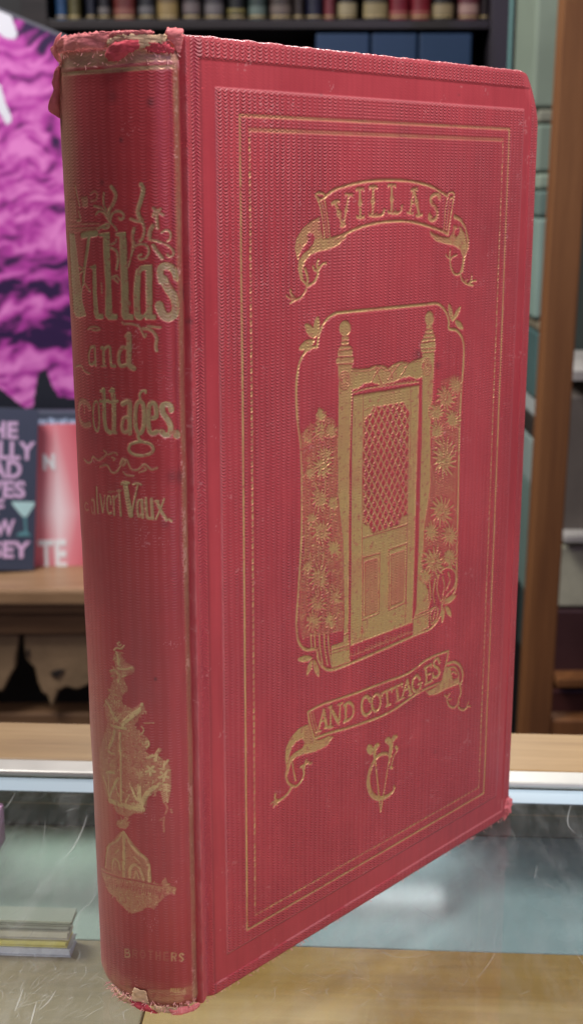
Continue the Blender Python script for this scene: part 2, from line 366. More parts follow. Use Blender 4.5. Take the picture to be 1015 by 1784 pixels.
for x in range(225, 300, 9): st(Zd, [(x, 452-(x-225)*.1), (x+4, 478-(x-225)*.2)], 0.16, 14, cut=True, g=.7)
st(Zd, [(108,575),(102,620),(115,655),(145,668),(172,645),(185,610),(180,580)], 0.65, 14); st(Zd, [(132,560),(138,600),(146,640)], .5, 14); st(Zd, [(170,578),(180,572),(205,555)], 0.7, 14); st(Zd, [(195,545),(192,562),(185,585)], .6, 14); st(Zd, [(210,562),(218,560)], .7, 14)
st(Zd, [(128,672),(112,700),(85,725),(55,742)], 0.75, 14); st(Zd, [(52,705),(52,725),(64,742)], 0.6, 14); st(Zd, [(34,748),(50,740),(60,752)], 0.6, 14); st(Zd, [(60,735),(45,760)], .7, 14)
st(Zd, [(848,98),(885,90),(912,110),(923,150),(914,192)], 0.8, 14); st(Zd, [(852,118),(880,112),(898,130),(904,160),(892,182)], 0.5, 14)
C.fill(Zd([(846,112),(862,114),(870,135),(866,155),(880,172),(905,160),(908,190),(870,205),(850,212),(800,240),(768,244),(748,225),(778,215),(826,186)]), 14, .92)
st(Zd, [(872,160),(868,145),(880,135),(893,145)], .45, 14)
st(Zd, [(908,190),(914,232),(902,272),(905,302),(928,312),(948,296)], 0.65, 14); st(Zd, [(905,275),(885,300),(862,295),(850,270),(850,250)], 0.55, 14)
st(Zd, [(838,244),(850,250),(862,236)], .5, 14); st(Zd, [(950,275),(944,292),(958,296)], .5, 14); st(Zd, [(868,262),(855,262)], .4, 14)
W_ = 0.95
def pl(pts, w=W_, pid=15, sm=False, **k): C.stroke(Zd(pts), w, pid, sm=sm, **k)
pl([(250,412),(275,315)], .7); pl([(276,312),(290,392)]); pl([(258,368),(288,358)], .5); pl([(240,416),(262,410)], .6); pl([(280,396),(300,388)], .6)
pl([(308,392),(308,300)], .65); pl([(306,298),(346,374)], 1.05); pl([(348,372),(352,285)], .65); pl([(298,396),(320,390)], .6); pl([(298,300),(312,294)], .6); pl([(342,288),(362,280)], .6)
pl([(378,362),(378,286)]); pl([(370,290),(392,278),(410,292),(414,325),(402,350),(370,368)], .85, sm=True)
pl([(490,268),(478,250),(460,258),(452,290),(458,325),(476,336),(494,318)], .95, sm=True); pl([(492,254),(491,275)], .6)
C.stroke(Zd([(520,238),(504,255),(500,285),(508,312),(522,316),(536,298),(540,265),(532,242),(520,238)]), .85, 15)
pl([(568,222),(575,290)]); pl([(546,235),(592,212)], .8); pl([(546,232),(548,248)], .6); pl([(590,210),(592,226)], .6); pl([(566,296),(586,286)], .6)
pl([(614,202),(622,268)]); pl([(592,214),(640,190)], .8); pl([(638,188),(640,206)], .6); pl([(612,274),(632,264)], .6)
pl([(640,256),(662,176)], .65); pl([(664,174),(680,238)]); pl([(648,222),(676,208)], .5); pl([(632,262),(650,254)], .6); pl([(670,244),(688,234)], .6)
pl([(722,168),(710,152),(694,166),(688,196),(696,222),(714,222),(726,206),(726,190)], .9, sm=True); pl([(714,192),(732,184)], .6)
pl([(750,112),(754,188)]); pl([(744,118),(776,100)], .7); pl([(752,152),(770,142)], .6); pl([(746,194),(780,176)], .7); pl([(775,98),(777,114)], .55); pl([(778,166),(780,180)], .55)
pl([(814,92),(806,72),(790,84),(790,106),(806,118),(814,138),(802,158),(786,158),(784,142)], .9, sm=True)
# monogram VC
C.fill(Zd([(475,492),(484,472),(500,478),(508,492),(514,474),(528,464),(537,476),(526,488),(520,505),(518,545),(510,545),(506,515),(494,522),(480,512)]), 16)
C.fill(Zd([(558,458),(568,440),(582,438),(590,450),(598,432),(612,428),(622,436),(610,448),(600,462),(596,500),(582,560),(576,560),(580,500),(582,480),(572,470)]), 16)
pl([(514,530),(541,785)], .55, 16); pl([(580,545),(541,785)], .5, 16)
pl([(590,528),(562,515),(528,528),(500,570),(486,620),(485,665),(500,705),(530,724),(566,716),(596,694),(605,674)], .6, 16, sm=True, belly=1.6)
pl([(612,480),(618,500),(602,525),(594,555),(588,585)], .4, 16, sm=True); pl([(586,578),(594,582)], .8, 16); pl([(602,668),(606,676)], .8, 16); pl([(612,484),(618,492)], .9, 16)
# panel border
bord = Zb([(160,290),(165,250),(178,200),(205,150),(250,115),(310,104),(520,84),(740,63),(790,58),(822,70),(850,105),(864,150),(865,192),(905,202),(935,242),(945,300),(941,400),(926,600),(916,890)])
bord += Zc([(912,300),(906,600),(906,720),(885,790),(832,828),(826,880),(800,930),(760,972),(680,1005),(500,1085),(350,1150),(240,1190),(190,1175),(165,1130),(155,1082),(100,1082),(65,1050),(50,980),(50,900),(60,750),(75,500),(78,200),(72,0)])
bord += Zb([(56,700),(50,600),(50,480),(65,380),(95,320),(130,295),(160,290)])
C.stroke(bord, 0.75, 5, .95)
def leaf(z, a, b, w, pid): C.stroke(z([a, ((a[0]+b[0])/2, (a[1]+b[1])/2), b]), w, pid, taper=(.12, .25), belly=1.0)
for a, b, w in (((150,238),(98,172),2.0), ((152,236),(162,132),2.0), ((146,256),(66,300),1.9)): leaf(Zb, a, b, w, 17)
for a, b, w in (((885,152),(864,62),1.5), ((886,150),(926,76),1.4), ((898,150),(940,192),1.5)): leaf(Zb, a, b, w, 18)
for a, b, w in (((132,1128),(58,1134),1.5), ((132,1140),(106,1216),1.6), ((142,1138),(168,1224),1.5)): leaf(Zc, a, b, w, 19)
for a, b, w in (((840,836),(902,794),1.5), ((846,848),(876,902),1.4), ((838,856),(828,936),1.3)): leaf(Zc, a, b, w, 20)
# newel posts
def ell(z, c, rx, ry, n=20): return z([(c[0]+rx*math.cos(2*math.pi*i/n), c[1]+ry*math.sin(2*math.pi*i/n)) for i in range(n)])
C.fill(ell(Zb, (308,192), 30, 42), 6); C.fill(Zb([(290,236),(327,236),(327,280),(348,300),(348,342),(355,350),(350,384),(345,388),(345,560),(332,892),(270,892),(275,560),(272,390),(262,388),(260,360),(270,345),(270,310),(288,280)]), 6)
C.fill(Zc([(272,0),(332,0),(328,500),(326,990),(330,1045),(335,1145),(236,1180),(236,1062),(300,1040),(306,900),(300,500),(272,250)]), 6)
for a, b in (((288,258),(327,256)), ((276,284),(330,280)), ((272,310),(348,300)), ((270,344),(350,342)), ((262,384),(350,380))): st(Zb, [a, b], .3, 6, cut=True)
st(Zc, [(238,1085),(332,1060)], .3, 6, cut=True); st(Zc, [(236,1105),(332,1075)], .25, 6, cut=True); st(Zc, [(245,1030),(326,995)], .3, 6, cut=True)
for r in (48, 34, 20): C.stroke(ell(Zb, (306,472), r*.62, r)+ell(Zb, (306,472), r*.62, r)[:1], .26, 6, cut=True)
C.fill(ell(Zb, (760,140), 23, 40), 7); C.fill(Zb([(744,178),(776,178),(778,205),(790,240),(792,305),(785,312),(783,420),(775,560),(765,700),(762,892),(718,892),(722,480),(722,330),(712,302),(714,265),(738,215)]), 7)
C.fill(Zc([(717,0),(765,0),(764,200),(732,420),(722,600),(724,700),(755,770),(756,960),(672,1006),(674,920),(690,860),(702,500)]), 7)
for a, b in (((742,196),(776,192)), ((732,222),(782,216)), ((724,244),(786,238)), ((714,268),(790,258)), ((713,302),(790,298)), ((718,322),(786,316))): st(Zb, [a, b], .28, 7, cut=True)
for r in (46, 32, 18): C.stroke(ell(Zb, (748,396), r*.5, r)+ell(Zb, (748,396), r*.5, r)[:1], .25, 7, cut=True)
st(Zc, [(690,900),(756,870)], .3, 7, cut=True); st(Zc, [(682,918),(756,886)], .25, 7, cut=True)
# carved rail
C.fill(Zb([(345,405),(380,410),(430,405),(470,390),(510,388),(538,405),(570,380),(610,368),(650,375),(690,358),(722,350),(722,452),(690,462),(655,448),(610,458),(570,478),(535,486),(500,495),(450,480),(405,488),(380,512),(345,520)]), 8)
for a in ([(450,482),(470,440),(505,395)], [(505,490),(490,450),(470,400)], [(538,470),(570,420),(600,385)], [(600,455),(625,420),(645,380)], [(540,410),(560,440),(560,470)]): st(Zb, a, .28, 8, cut=True)
st(Zb, [(345,420),(430,418),(500,402),(538,420),(600,384),(722,366)], .22, 8, cut=True, g=.8)
st(Zb, [(350,535),(420,515),(540,496),(700,478)], .3, 8, g=.8)
for k in range(14): st(Zb, [(420+k*20, 515-k*3.2), (424+k*20, 512-k*3.2)], .55, 8, g=.6)
# door with screen
C.fill(Zb([(352,553),(704,496)])+Zc([(694,0),(668,934),(338,1058),(346,0)]), 9)
op = Zb([(412,670),(440,655),(462,612),(625,586),(634,615),(654,632)])+Zc([(646,0),(640,358),(612,372),(600,412),(455,462),(436,425),(404,405),(402,0)])
C.fill(op, 9, 1.0, cut=True)
st(Zb, [(406,545),(406,892)], .25, 9, cut=True); st(Zb, [(660,505),(658,892)], .22, 9, cut=True); st(Zb, [(412,628),(470,606)], .2, 9, cut=True)
st(Zc, [(402,0),(400,480),(402,930),(398,1034)], .25, 9, cut=True); st(Zc, [(650,0),(640,500),(632,940)], .25, 9, cut=True)
st(Zc, [(402,486),(640,412)], .3, 9, cut=True); st(Zc, [(676,60),(662,500),(655,900)], .15, 9, cut=True, g=.5)
for q in ([(403,590),(494,565),(490,888),(403,926)], [(543,547),(637,514),(631,832),(543,872)]):
    st(Zc, q+[q[0]], .32, 9, cut=True, sm=False)
for q in ([(414,614),(482,594),(480,876),(414,902)], [(553,574),(626,548),(620,818),(553,846)]):
    C.fill(Zc(q), 9, .5, cut=True); st(Zc, q+[q[0]], .22, 9, cut=True, sm=False)
# lattice: two families of lines clipped to the opening
Wn = C.win(min(p[0] for p in op), max(p[0] for p in op), min(p[1] for p in op), max(p[1] for p in op)); MO = C.inside(op, Wn)
U, V = np.meshgrid(C.u[Wn[0]:Wn[1]], C.v[Wn[2]:Wn[3]]); pw, phh = 2.55, 3.6
lat = np.zeros_like(MO)
for sg in (-1, 1):
    t = (U/pw+sg*V/phh); dd = np.abs(t-np.round(t))*pw*0.78; lat = np.maximum(lat, np.clip((0.21-dd)/C.aa+.5, 0, 1))
C.comp(Wn, (lat*MO).astype(np.float32), .72, 10, False)
# flowers
colL = Zb([(170,610),(200,660),(250,680),(285,780),(290,890)])+Zc([(275,0),(280,180),(298,300),(292,450),(308,500),(300,980),(200,1000),(80,1020),(62,940),(70,700),(90,550),(85,300),(80,20)])+Zb([(78,892),(75,760),(110,710),(150,700)])
colR = Zb([(820,470),(850,460),(890,440),(930,450),(925,600),(905,890)])+Zc([(905,0),(900,600),(830,640),(800,700),(715,720),(725,520),(735,400),(765,200),(770,0)])+Zb([(775,700),(750,580),(800,590)])
C.fill(colL, 11, .27); C.fill(colR, 12, .20)
def bloom(z, c, r, n, pid, w=.34, jag=.25, rings=2, g=.9):
    if r > 34: C.fill(ell(z, c, r*.70, r*.94), pid, .6, cut=True)
    for q in range(rings):
        rr = r*(1-.4*q)
        for i in range(n):
            a = 2*math.pi*(i+.5*q+rng.uniform(-.2, .2))/n; r1 = rr*(1-jag*rng.rand()); r0 = rr*.28
            x = .72
            p = [(c[0]+x*r0*math.cos(a), c[1]+r0*math.sin(a)), (c[0]+x*(r0+r1)/2*math.cos(a+.08), c[1]+(r0+r1)/2*math.sin(a+.08)), (c[0]+x*r1*math.cos(a), c[1]+r1*math.sin(a))]
            C.stroke(z(p), w*(1-.15*q), pid, g, taper=(.4, .8), belly=.5)
    for i in range(7): C.stroke(z([(c[0]+rng.normal()*r*.09, c[1]+rng.normal()*r*.12) for _ in range(2)]), w, pid, g)
def leaves(z, poly, n, pid, ln=16, w=.3, g=.75):
    P = np.array(poly, float); k = 0
    while k < n:
        p = P.min(0)+rng.rand(2)*(P.max(0)-P.min(0)); ins = False
        for i in range(len(P)):
            x1, y1 = P[i]; x2, y2 = P[(i+1) % len(P)]
            if (y1 > p[1]) != (y2 > p[1]) and p[0] < (x2-x1)*(p[1]-y1)/(y2-y1)+x1: ins = not ins
        if not ins: continue
        k += 1; a = rng.uniform(0, 2*math.pi); l = ln*rng.uniform(.5, 1.2); b = a+rng.uniform(-.9, .9)
        C.stroke(z([p, p+l*.5*np.array([math.cos(a)*.8, math.sin(a)]), p+l*np.array([math.cos(b)*.8, math.sin(b)])]), w*rng.uniform(.7, 1.3), pid, g*rng.uniform(.7, 1), taper=(.5, .6), belly=.5)
leaves(Zb, [(170,610),(200,660),(250,680),(290,780),(290,892),(80,892),(75,760),(110,710),(150,700)], 110, 11, 16, .28, .85)
leaves(Zc, [(85,0),(275,0),(280,180),(298,300),(290,450),(308,500),(300,980),(200,1000),(80,1020),(62,940),(70,700),(90,550),(85,300)], 620, 11, 18, .27, .95)
for z, c, r in ((Zb,(180,655),38),(Zb,(178,745),62),(Zb,(112,770),40),(Zb,(235,740),46),(Zb,(200,880),66),(Zc,(185,110),72),(Zc,(120,130),40),(Zc,(175,275),70),(Zc,(245,300),42),(Zc,(135,390),48),(Zc,(182,450),78),(Zc,(250,540),50),(Zc,(110,640),42),(Zc,(172,700),86),(Zc,(160,830),70),(Zc,(255,800),48),(Zc,(140,930),66),(Zc,(230,930),50)):
    bloom(z, c, r*1.05, 14, 11, w=.42, rings=2, g=1)
def cuts(z, x0, x1, y0, y1, n, pid, ln, w=.26):
    for _ in range(n):
        x, y = rng.uniform(x0, x1), rng.uniform(y0, y1); a = rng.uniform(0, 6.28); C.stroke(z([(x, y), (x+ln*math.cos(a)*.8, y+ln*math.sin(a))]), w, pid, 1, cut=True, taper=(.4, 1))
cuts(Zb, 80, 265, 700, 890, 55, 11, 12); cuts(Zc, 75, 270, 0, 1000, 260, 11, 12)
for x in (130, 150, 175, 200, 222): st(Zc, [(x-4, 1000), (x, 1070), (x+14, 1160 if x > 160 else 1075)], .4, 11)
for a in ([(120,560),(130,610),(128,650)], [(165,570),(170,620)], [(195,560),(190,620),(180,650)], [(150,190),(160,230)], [(205,170),(200,230)]): st(Zc, a, .4, 11)
leaves(Zb, [(820,470),(850,460),(890,440),(930,450),(925,600),(905,892),(770,892),(775,700),(750,580),(800,590)], 60, 12, 20, .28, .8)
leaves(Zc, [(770,0),(905,0),(900,600),(830,640),(800,700),(715,720),(725,520),(735,400),(770,200)], 110, 12, 22, .28, .8)
for z, c, r in ((Zb,(848,560),80),(Zb,(900,500),55),(Zb,(795,640),60),(Zb,(885,680),60),(Zb,(800,740),55),(Zb,(840,850),92),(Zc,(838,70),92),(Zc,(826,345),96),(Zc,(870,470),64),(Zc,(770,450),56),(Zc,(782,610),92),(Zc,(740,690),44),(Zc,(870,590),56)):
    bloom(z, c, r*1.05, 15, 12, w=.42, rings=2, g=1)
for a in ([(820,660),(860,640),(900,670),(895,740),(860,780),(835,820)], [(810,680),(800,750),(820,820),(835,800)], [(790,700),(780,780),(790,850),(780,920)], [(860,670),(870,710),(850,760)], [(760,720),(765,800),(755,850)], [(770,940),(765,890),(790,850),(805,870),(795,920),(770,945)], [(830,690),(840,740),(830,790)], [(755,880),(775,860)]): st(Zc, a, .5, 12)
for k in range(52):
    t = k/51; x = 342+t*322; y = 1120-t*128+rng.uniform(-6, 2); st(Zc, [(x, y), (x+rng.uniform(-4, 4), y-rng.uniform(12, 40)*(.45 if k % 3 else 1))], .26, 13, g=.75, taper=(1, .3))
st(Zc, [(338,1058),(668,934)], .35, 9, g=1)
# ---- surface of the cover
U, V = np.meshgrid(C.u, C.v)
def sstep(a, b, x): t = np.clip((x-a)/(b-a), 0, 1); return t*t*(3-2*t)
def rbox(l, r, t, b): # distance inside the rectangle
    return np.minimum(np.minimum(U-l, BW-r-U), np.minimum(V-b, BH-t-V))
dA = rbox(4.1, 4.6, 4.9, 3.6); dB = rbox(9.0, 8.3, 10.9, 10.4)
band = sstep(-.3, .3, dA)*(1-sstep(-.3, .3, dB))
Zc_ = -0.28*band
gm_ = blur(C.G, 1); Zc_ -= 0.30*np.clip(gm_*1.15, 0, 1)
# joint beside the spine
Zc_ += -1.0*np.exp(-((U-2.6)/1.15)**2)+0.25*np.exp(-((U+0.1)/.8)**2)-1.4*(1-sstep(-.9, 0.0, U))**2
# rounded board edges with a worn, nibbled outline
edge = np.minimum(np.minimum(BW-U, BH-V), V)
edge_n = edge+0.35*(vnoise(C.nv, C.nu, 9, 5)-.5)
er = 1.5; t = np.clip(edge/er, 0, 1); Zc_ -= er*.8*(1-np.sqrt(np.clip(1-(1-t)**2, 0, 1)))
# slow warp of the board and the corner bent back at the top
Zc_ += 0.5*np.sin(np.pi*U/BW)*np.sin(np.pi*V/BH)*0.6
cr = ((BW-U)*1.0+(BH-V)*0.8); k = np.clip((13-cr)/13, 0, 1); Zc_ -= 5.2*k**1.6
cr2 = ((BW-U)*1.0+V*0.9); k2 = np.clip((7-cr2)/7, 0, 1); Zc_ -= 1.5*k2**1.5
Zc_ += 0.10*(vnoise(C.nv, C.nu, 60, 3)-.5)+0.04*(vnoise(C.nv, C.nu, 14, 4)-.5)
rib = (1-band*.93)*(1-.35*gm_)*np.where(U < 1.0, .35, 1)
wear = np.clip((0.45-edge_n)/.45, 0, 1)*(.15+.5*(vnoise(C.nv, C.nu, 22, 9) > .42))
wear = np.maximum(wear, .8*np.clip((6-cr)/5, 0, 1)*(vnoise(C.nv, C.nu, 6, 19) > .45)*(edge < 2))
wear = np.maximum(wear, np.clip((4.5-cr2)/3, 0, 1))
wear = np.maximum(wear, 0.25*np.clip((.5-np.abs(U+.2))/.4, 0, 1)*vnoise(C.nv, C.nu, 8, 29))
fl = vnoise(C.nv, C.nu, 2.2, 31)*vnoise(C.nv, C.nu, 16, 32); wear = np.maximum(wear, .35*(fl > .74))
wear = np.maximum(wear, .28*np.clip((.45-np.abs(dA))/.3, 0, 1)*(vnoise(C.nv, C.nu, 30, 12) > .4)*(V < 8)+.22*np.clip((.4-np.abs(dB-.15))/.3, 0, 1))
grime_and_dark = np.clip(vnoise(C.nv, C.nu, 90, 41)-.45, 0, 1)*.35
for (px, py, r, a) in ((726,618,2.2,.8),(762,636,1.4,.7),(706,1222,4.5,.35),(720,1216,2,.4),(660,1480,1,.5),(757,1310,.8,.7),(560,165,.6,.7),(800,165,.6,.7),(332,560,1.2,.7),(705,230,3.0,.3),(640,230,2,.2)):
    c0 = cov(px, py); grime_and_dark = np.maximum(grime_and_dark, a*np.exp(-((U-c0[0])**2+((V-c0[1])*1.6)**2)/r**2)*(.35+.9*vnoise(C.nv, C.nu, 4, int(px))))
grime_and_dark = np.maximum(grime_and_dark, .45*np.exp(-((U-4.6)/.35)**2)); grime_and_dark = np.maximum(grime_and_dark, .22*np.exp(-((U-2.4)/.9)**2)*vnoise(C.nv, C.nu, 40, 51))  # darker line at the band edge and along the joint groove
G = C.G*(1-.55*(vnoise(C.nv, C.nu, 3, 61) > .83))
Gs = (1-.55*np.clip(vnoise(C.nv, C.nu, 26, 62)-.35, 0, 1))*(1-.38*sstep(165, 205, V)*(.5+.5*vnoise(C.nv, C.nu, 7, 63)))*(1-.35*(vnoise(C.nv, C.nu, 5, 64)*vnoise(C.nv, C.nu, 50, 65) > .5))
mask = np.stack([G*Gs, rib, np.clip(wear, 0, 1), np.clip(grime_and_dark, 0, 1)], -1)
# nibbled silhouette: move the outermost rows in and out a little
Pu = U.copy(); Pv = V.copy(); nib = (vnoise(C.nv, C.nu, 5, 71)-.35)*.3
Pu -= np.where(BW-U < .4, nib, 0); Pv -= np.where(BH-V < .3, nib, 0); Pv += np.where(V < .3, np.abs(nib)*.8, 0)
cc = np.clip((3.2-np.hypot(BW-U, BH-V))/3.2, 0, 1); Pu -= cc*1.0; Pv -= cc*1.1
P = np.stack([Pu/1000, -Zc_/1000, Pv/1000], -1)
front = grid_objects('front_cover', book, P, U, V, mask, C.I, C.names, M_cover)
# board behind the cloth, turned edges
def rimstrip():
    loops = [[(j, 0) for j in range(C.nv-1, -1, -6)]]
    pts = [(j, C.nu-1) for j in range(0, C.nv, 3)]; top = [(C.nv-1, i) for i in range(C.nu-1, -1, -3)]; bot = [(0, i) for i in range(0, C.nu, 3)]
    ring = bot+pts+top+[(j, 0) for j in range(C.nv-1, 0, -6)]
    v = []; f = []; n = len(ring)
    for (j, i) in ring: p = P[j, i]; v.append(tuple(p))
    for (j, i) in ring: p = P[j, i]; v.append((p[0], p[1]+.0016, p[2]))
    for k in range(n): f.append((k, k+n, (k+1) % n+n, (k+1) % n))
    f.append(tuple(range(n, 2*n)))
    return v, f
rv, rf = rimstrip(); M_rim = plain('turned_cloth_edge', (0.40, 0.06, 0.075, 1), .7, 0, .4, 500, .5, .0002)
mobj('board_edge', rv, rf, M_rim, front)
# ------------------------------------------------------------------ spine
Q = Relief(0, SL, 0.0, BH-2, 0.21, 0.21)
def ZS(x0, y0, sc): return lambda pts: [spn(x0+a/sc, y0+b/sc) for a, b in pts]
S1, S2, S3, S4 = ZS(90, 300, 3.904), ZS(90, 480, 3.904), ZS(110, 660, 4.229), ZS(110, 760, 4.229)
S5, S6, S7, S8, S9 = ZS(140, 1100, 5.075), ZS(140, 1240, 5.075), ZS(150, 1400, 5.075), ZS(150, 1600, 4.614), ZS(80, 30, 3.383)
Q.names.update({1: 'gilt_first_title_word', 2: 'gilt_joining_word', 3: 'gilt_second_title_word', 4: 'gilt_author_name', 5: 'gilt_leaf_scrolls', 6: 'gilt_flower_stand', 7: 'gilt_pedestal_basin', 8: 'gilt_band', 9: 'gilt_band', 10: 'gilt_publisher_word'})
def q(z, pts, w, pid, **k): Q.stroke(z(pts), w*(.84 if pid in (2, 3) else .72 if pid == 4 else .9), pid, **k)
Q.fill(S1([(114,412),(152,418),(170,560),(185,700)])+S2([(200,100),(208,180),(236,275),(175,290),(150,250),(135,60)]), 1, .8)
q(S1, [(205,432),(250,424),(298,418)], 1.5, 1); q(S1, [(252,430),(240,520),(222,640),(210,760)], 1.1, 1)
Q.fill(S1([(250,645),(298,628),(300,700)])+S2([(304,120),(318,262),(352,262),(350,298),(300,296),(284,250),(276,60)])+S1([(274,665)]), 1)
Q.fill(S1([(320,418),(392,408),(394,560)])+S2([(402,80),(412,262),(448,266),(446,302),(385,300),(364,272),(364,60)])+S1([(350,560),(348,440),(322,436)]), 1)
Q.fill(S1([(434,414),(504,406),(510,560)])+S2([(520,80),(524,262),(556,268),(556,304),(490,302),(474,272),(470,60)])+S1([(462,560),(460,440),(436,434)]), 1)
Q.fill(S1([(572,668),(600,640),(640,630),(682,628),(686,700)])+S2([(682,80),(686,266),(712,272),(708,302),(640,302),(634,280),(606,304),(580,300),(560,270),(556,180),(560,40)]), 1)
Q.fill(S1([(608,676),(638,664),(642,740)])+S2([(640,60),(644,240),(622,272),(604,262),(600,180),(602,60)]), 1, cut=True)
q(S1, [(850,722),(836,672),(796,640),(752,646),(738,690),(752,740)], 1.7, 1); Q.stroke(S1([(752,735)])+S2([(762,30),(796,90),(832,150),(846,205),(838,255),(805,284),(765,275),(742,235),(732,205)]), 1.9, 1)
for pts, w in (([(405,100),(425,130),(435,160),(418,215),(390,262),(384,300)],.9),([(355,142),(352,180),(356,225),(370,255)],.5),([(288,230),(325,240),(352,252),(372,290),(388,330)],.5),([(300,288),(322,266),(352,274),(376,310),(396,345)],.5),([(398,345),(404,300),(426,272),(462,268),(486,284),(490,306),(472,322),(458,312)],.6),([(400,345),(425,370),(442,398)],.5),([(310,385),(340,372),(372,354),(388,362),(380,378),(350,380)],.6),
               ([(608,84),(622,125),(606,195),(588,255),(592,300),(612,330)],1.0),([(536,318),(575,334),(614,342),(630,390),(618,450),(600,468)],.6),([(664,440),(670,400),(688,366)],1.0),([(660,458),(716,470),(786,496),(824,530),(828,560),(808,576),(788,562)],.55),([(690,500),(712,535),(752,586)],.9),([(690,245),(720,268),(760,292)],.6),([(722,260),(714,310),(722,380)],.8),([(700,268),(690,300)],.6),([(742,250),(722,270)],.6),([(748,412),(780,395),(808,412),(808,450),(790,470)],.5),
               ([(560,385),(548,440),(556,490),(550,530)],.8),([(550,530),(535,590),(520,642)],.45),([(560,510),(600,490),(645,500),(662,540),(640,584),(600,592),(590,570),(610,560)],.5),([(404,492),(430,480),(440,458)],.5),([(405,515),(440,540),(450,600),(440,660)],.6),([(402,715),(440,705),(420,720),(450,750)],.45),([(175,635),(210,665),(180,690)],.45),([(160,90),(172,150),(190,230)],.5)):
    q(S1, pts, w, 5, g=.8)
Q.fill(S1([(200,170),(244,165),(246,240),(205,235)]), 5, .45); Q.fill(S1([(115,190),(160,190),(170,330),(120,330)]), 5, .3); q(S1, [(182,270),(196,325),(170,330)], .7, 5, g=.6); q(S1, [(265,150),(290,130),(310,150),(300,190),(268,196)], .5, 5, g=.35)
for y in (350, 378, 396): q(S1, [(115, y+8), (200, y+4), (320, y)], .4, 5, g=.35)
for pts, w in (([(246,366),(270,350),(300,350),(328,364),(300,374),(272,368)],.45),([(480,318),(490,330),(540,330),(590,346),(612,380),(632,420),(640,400)],.5),([(620,362),(660,366),(694,388),(714,430),(708,480),(714,512)],.75),([(655,345),(700,350),(740,354)],.55),([(215,20),(205,80),(200,130)],.5),([(215,40),(245,90),(262,110)],.45),([(335,50),(340,120)],.4),([(410,20),(440,5),(460,30)],.45),([(470,180),(510,170),(530,190),(515,210),(480,200)],.5),([(165,620),(200,614),(225,650),(260,668)],.5)):
    q(S2, pts, w, 5, g=.7)
q(S2, [(292,484),(264,492),(252,540),(258,596),(276,606),(290,590)], .75, 2, g=.9); q(S2, [(292,482),(296,550),(300,610)], .8, 2, g=.8)
q(S2, [(338,494),(350,500),(354,604)], .9, 2, g=.8); q(S2, [(356,505),(372,488),(396,492),(400,560),(406,612),(430,618)], .8, 2, g=.8); q(S2, [(340,616),(368,616)], .6, 2, g=.6)
q(S2, [(515,496),(480,492),(458,530),(456,585),(472,616),(512,606)], 1.0, 2, g=.8); q(S2, [(524,402),(526,500),(524,600),(556,632)], 1.5, 2, g=.8); q(S2, [(505,412),(530,406)], .9, 2, g=.7)
# second title word
q(S3, [(196,215),(176,180),(140,165),(118,200),(114,250),(126,310),(160,345),(195,335)], 1.6, 3, g=.42); q(S3, [(150,150),(158,250)], .6, 3, g=.5)
Q.stroke(S3([(243,165),(226,190),(220,270),(228,350),(248,388),(262,350),(264,270),(258,190),(243,165)]), .55, 3)
q(S3, [(296,82),(300,180),(304,300),(316,370),(346,396)], 1.3, 3); q(S3, [(272,166),(332,162)], .8, 3); q(S3, [(362,82),(372,180),(374,390)], 1.4, 3, g=.85); q(S3, [(340,172),(400,166)], .8, 3, g=.85); q(S3, [(360,396),(392,400)], .8, 3, g=.6); q(S3, [(276,92),(300,84)], .7, 3); q(S3, [(344,92),(370,84)], .7, 3)
q(S3, [(436,186),(466,170),(488,184),(488,300),(490,400)], 1.4, 3, g=.85); q(S3, [(484,280),(448,290),(434,330),(436,380),(458,396),(482,380)], 1.0, 3, g=.8)
Q.stroke(S3([(566,166),(540,190),(530,280),(538,370),(562,404),(588,370),(596,280),(588,190),(566,166)]), .9, 3, .9); q(S3, [(566,150),(562,120),(580,92),(606,90),(606,106)], .6, 3)
q(S3, [(552,404),(556,440),(580,462),(640,482),(664,520),(640,552),(580,566),(516,556),(484,524),(496,484),(540,468),(572,464)], .8, 3, g=.95)
q(S3, [(634,290),(684,280),(680,200),(656,178),(634,200),(626,290),(634,380),(660,404),(692,388)], 1.2, 3, g=.85)
q(S3, [(800,232),(790,200),(758,188),(730,206),(738,256),(774,308),(794,356),(786,406),(752,416),(726,392)], 1.5, 3); q(S3, [(832,404),(840,416)], 2.0, 3)
for pts, w in (([(150,590),(180,618),(205,610),(220,575),(262,600),(318,556),(300,530)],.5),([(270,650),(320,636),(360,690),(400,680),(440,610),(470,600),(500,664),(548,672),(600,630),(650,670),(694,656)],.5),([(445,690),(470,712),(520,716)],.45),([(330,560),(380,545),(400,560)],.4),([(360,580),(380,590),(372,600)],.5),([(420,630),(440,590),(460,612),(444,640)],.6),([(560,690),(610,672),(600,655)],.4)):
    q(S3, pts, w, 5, g=.6)
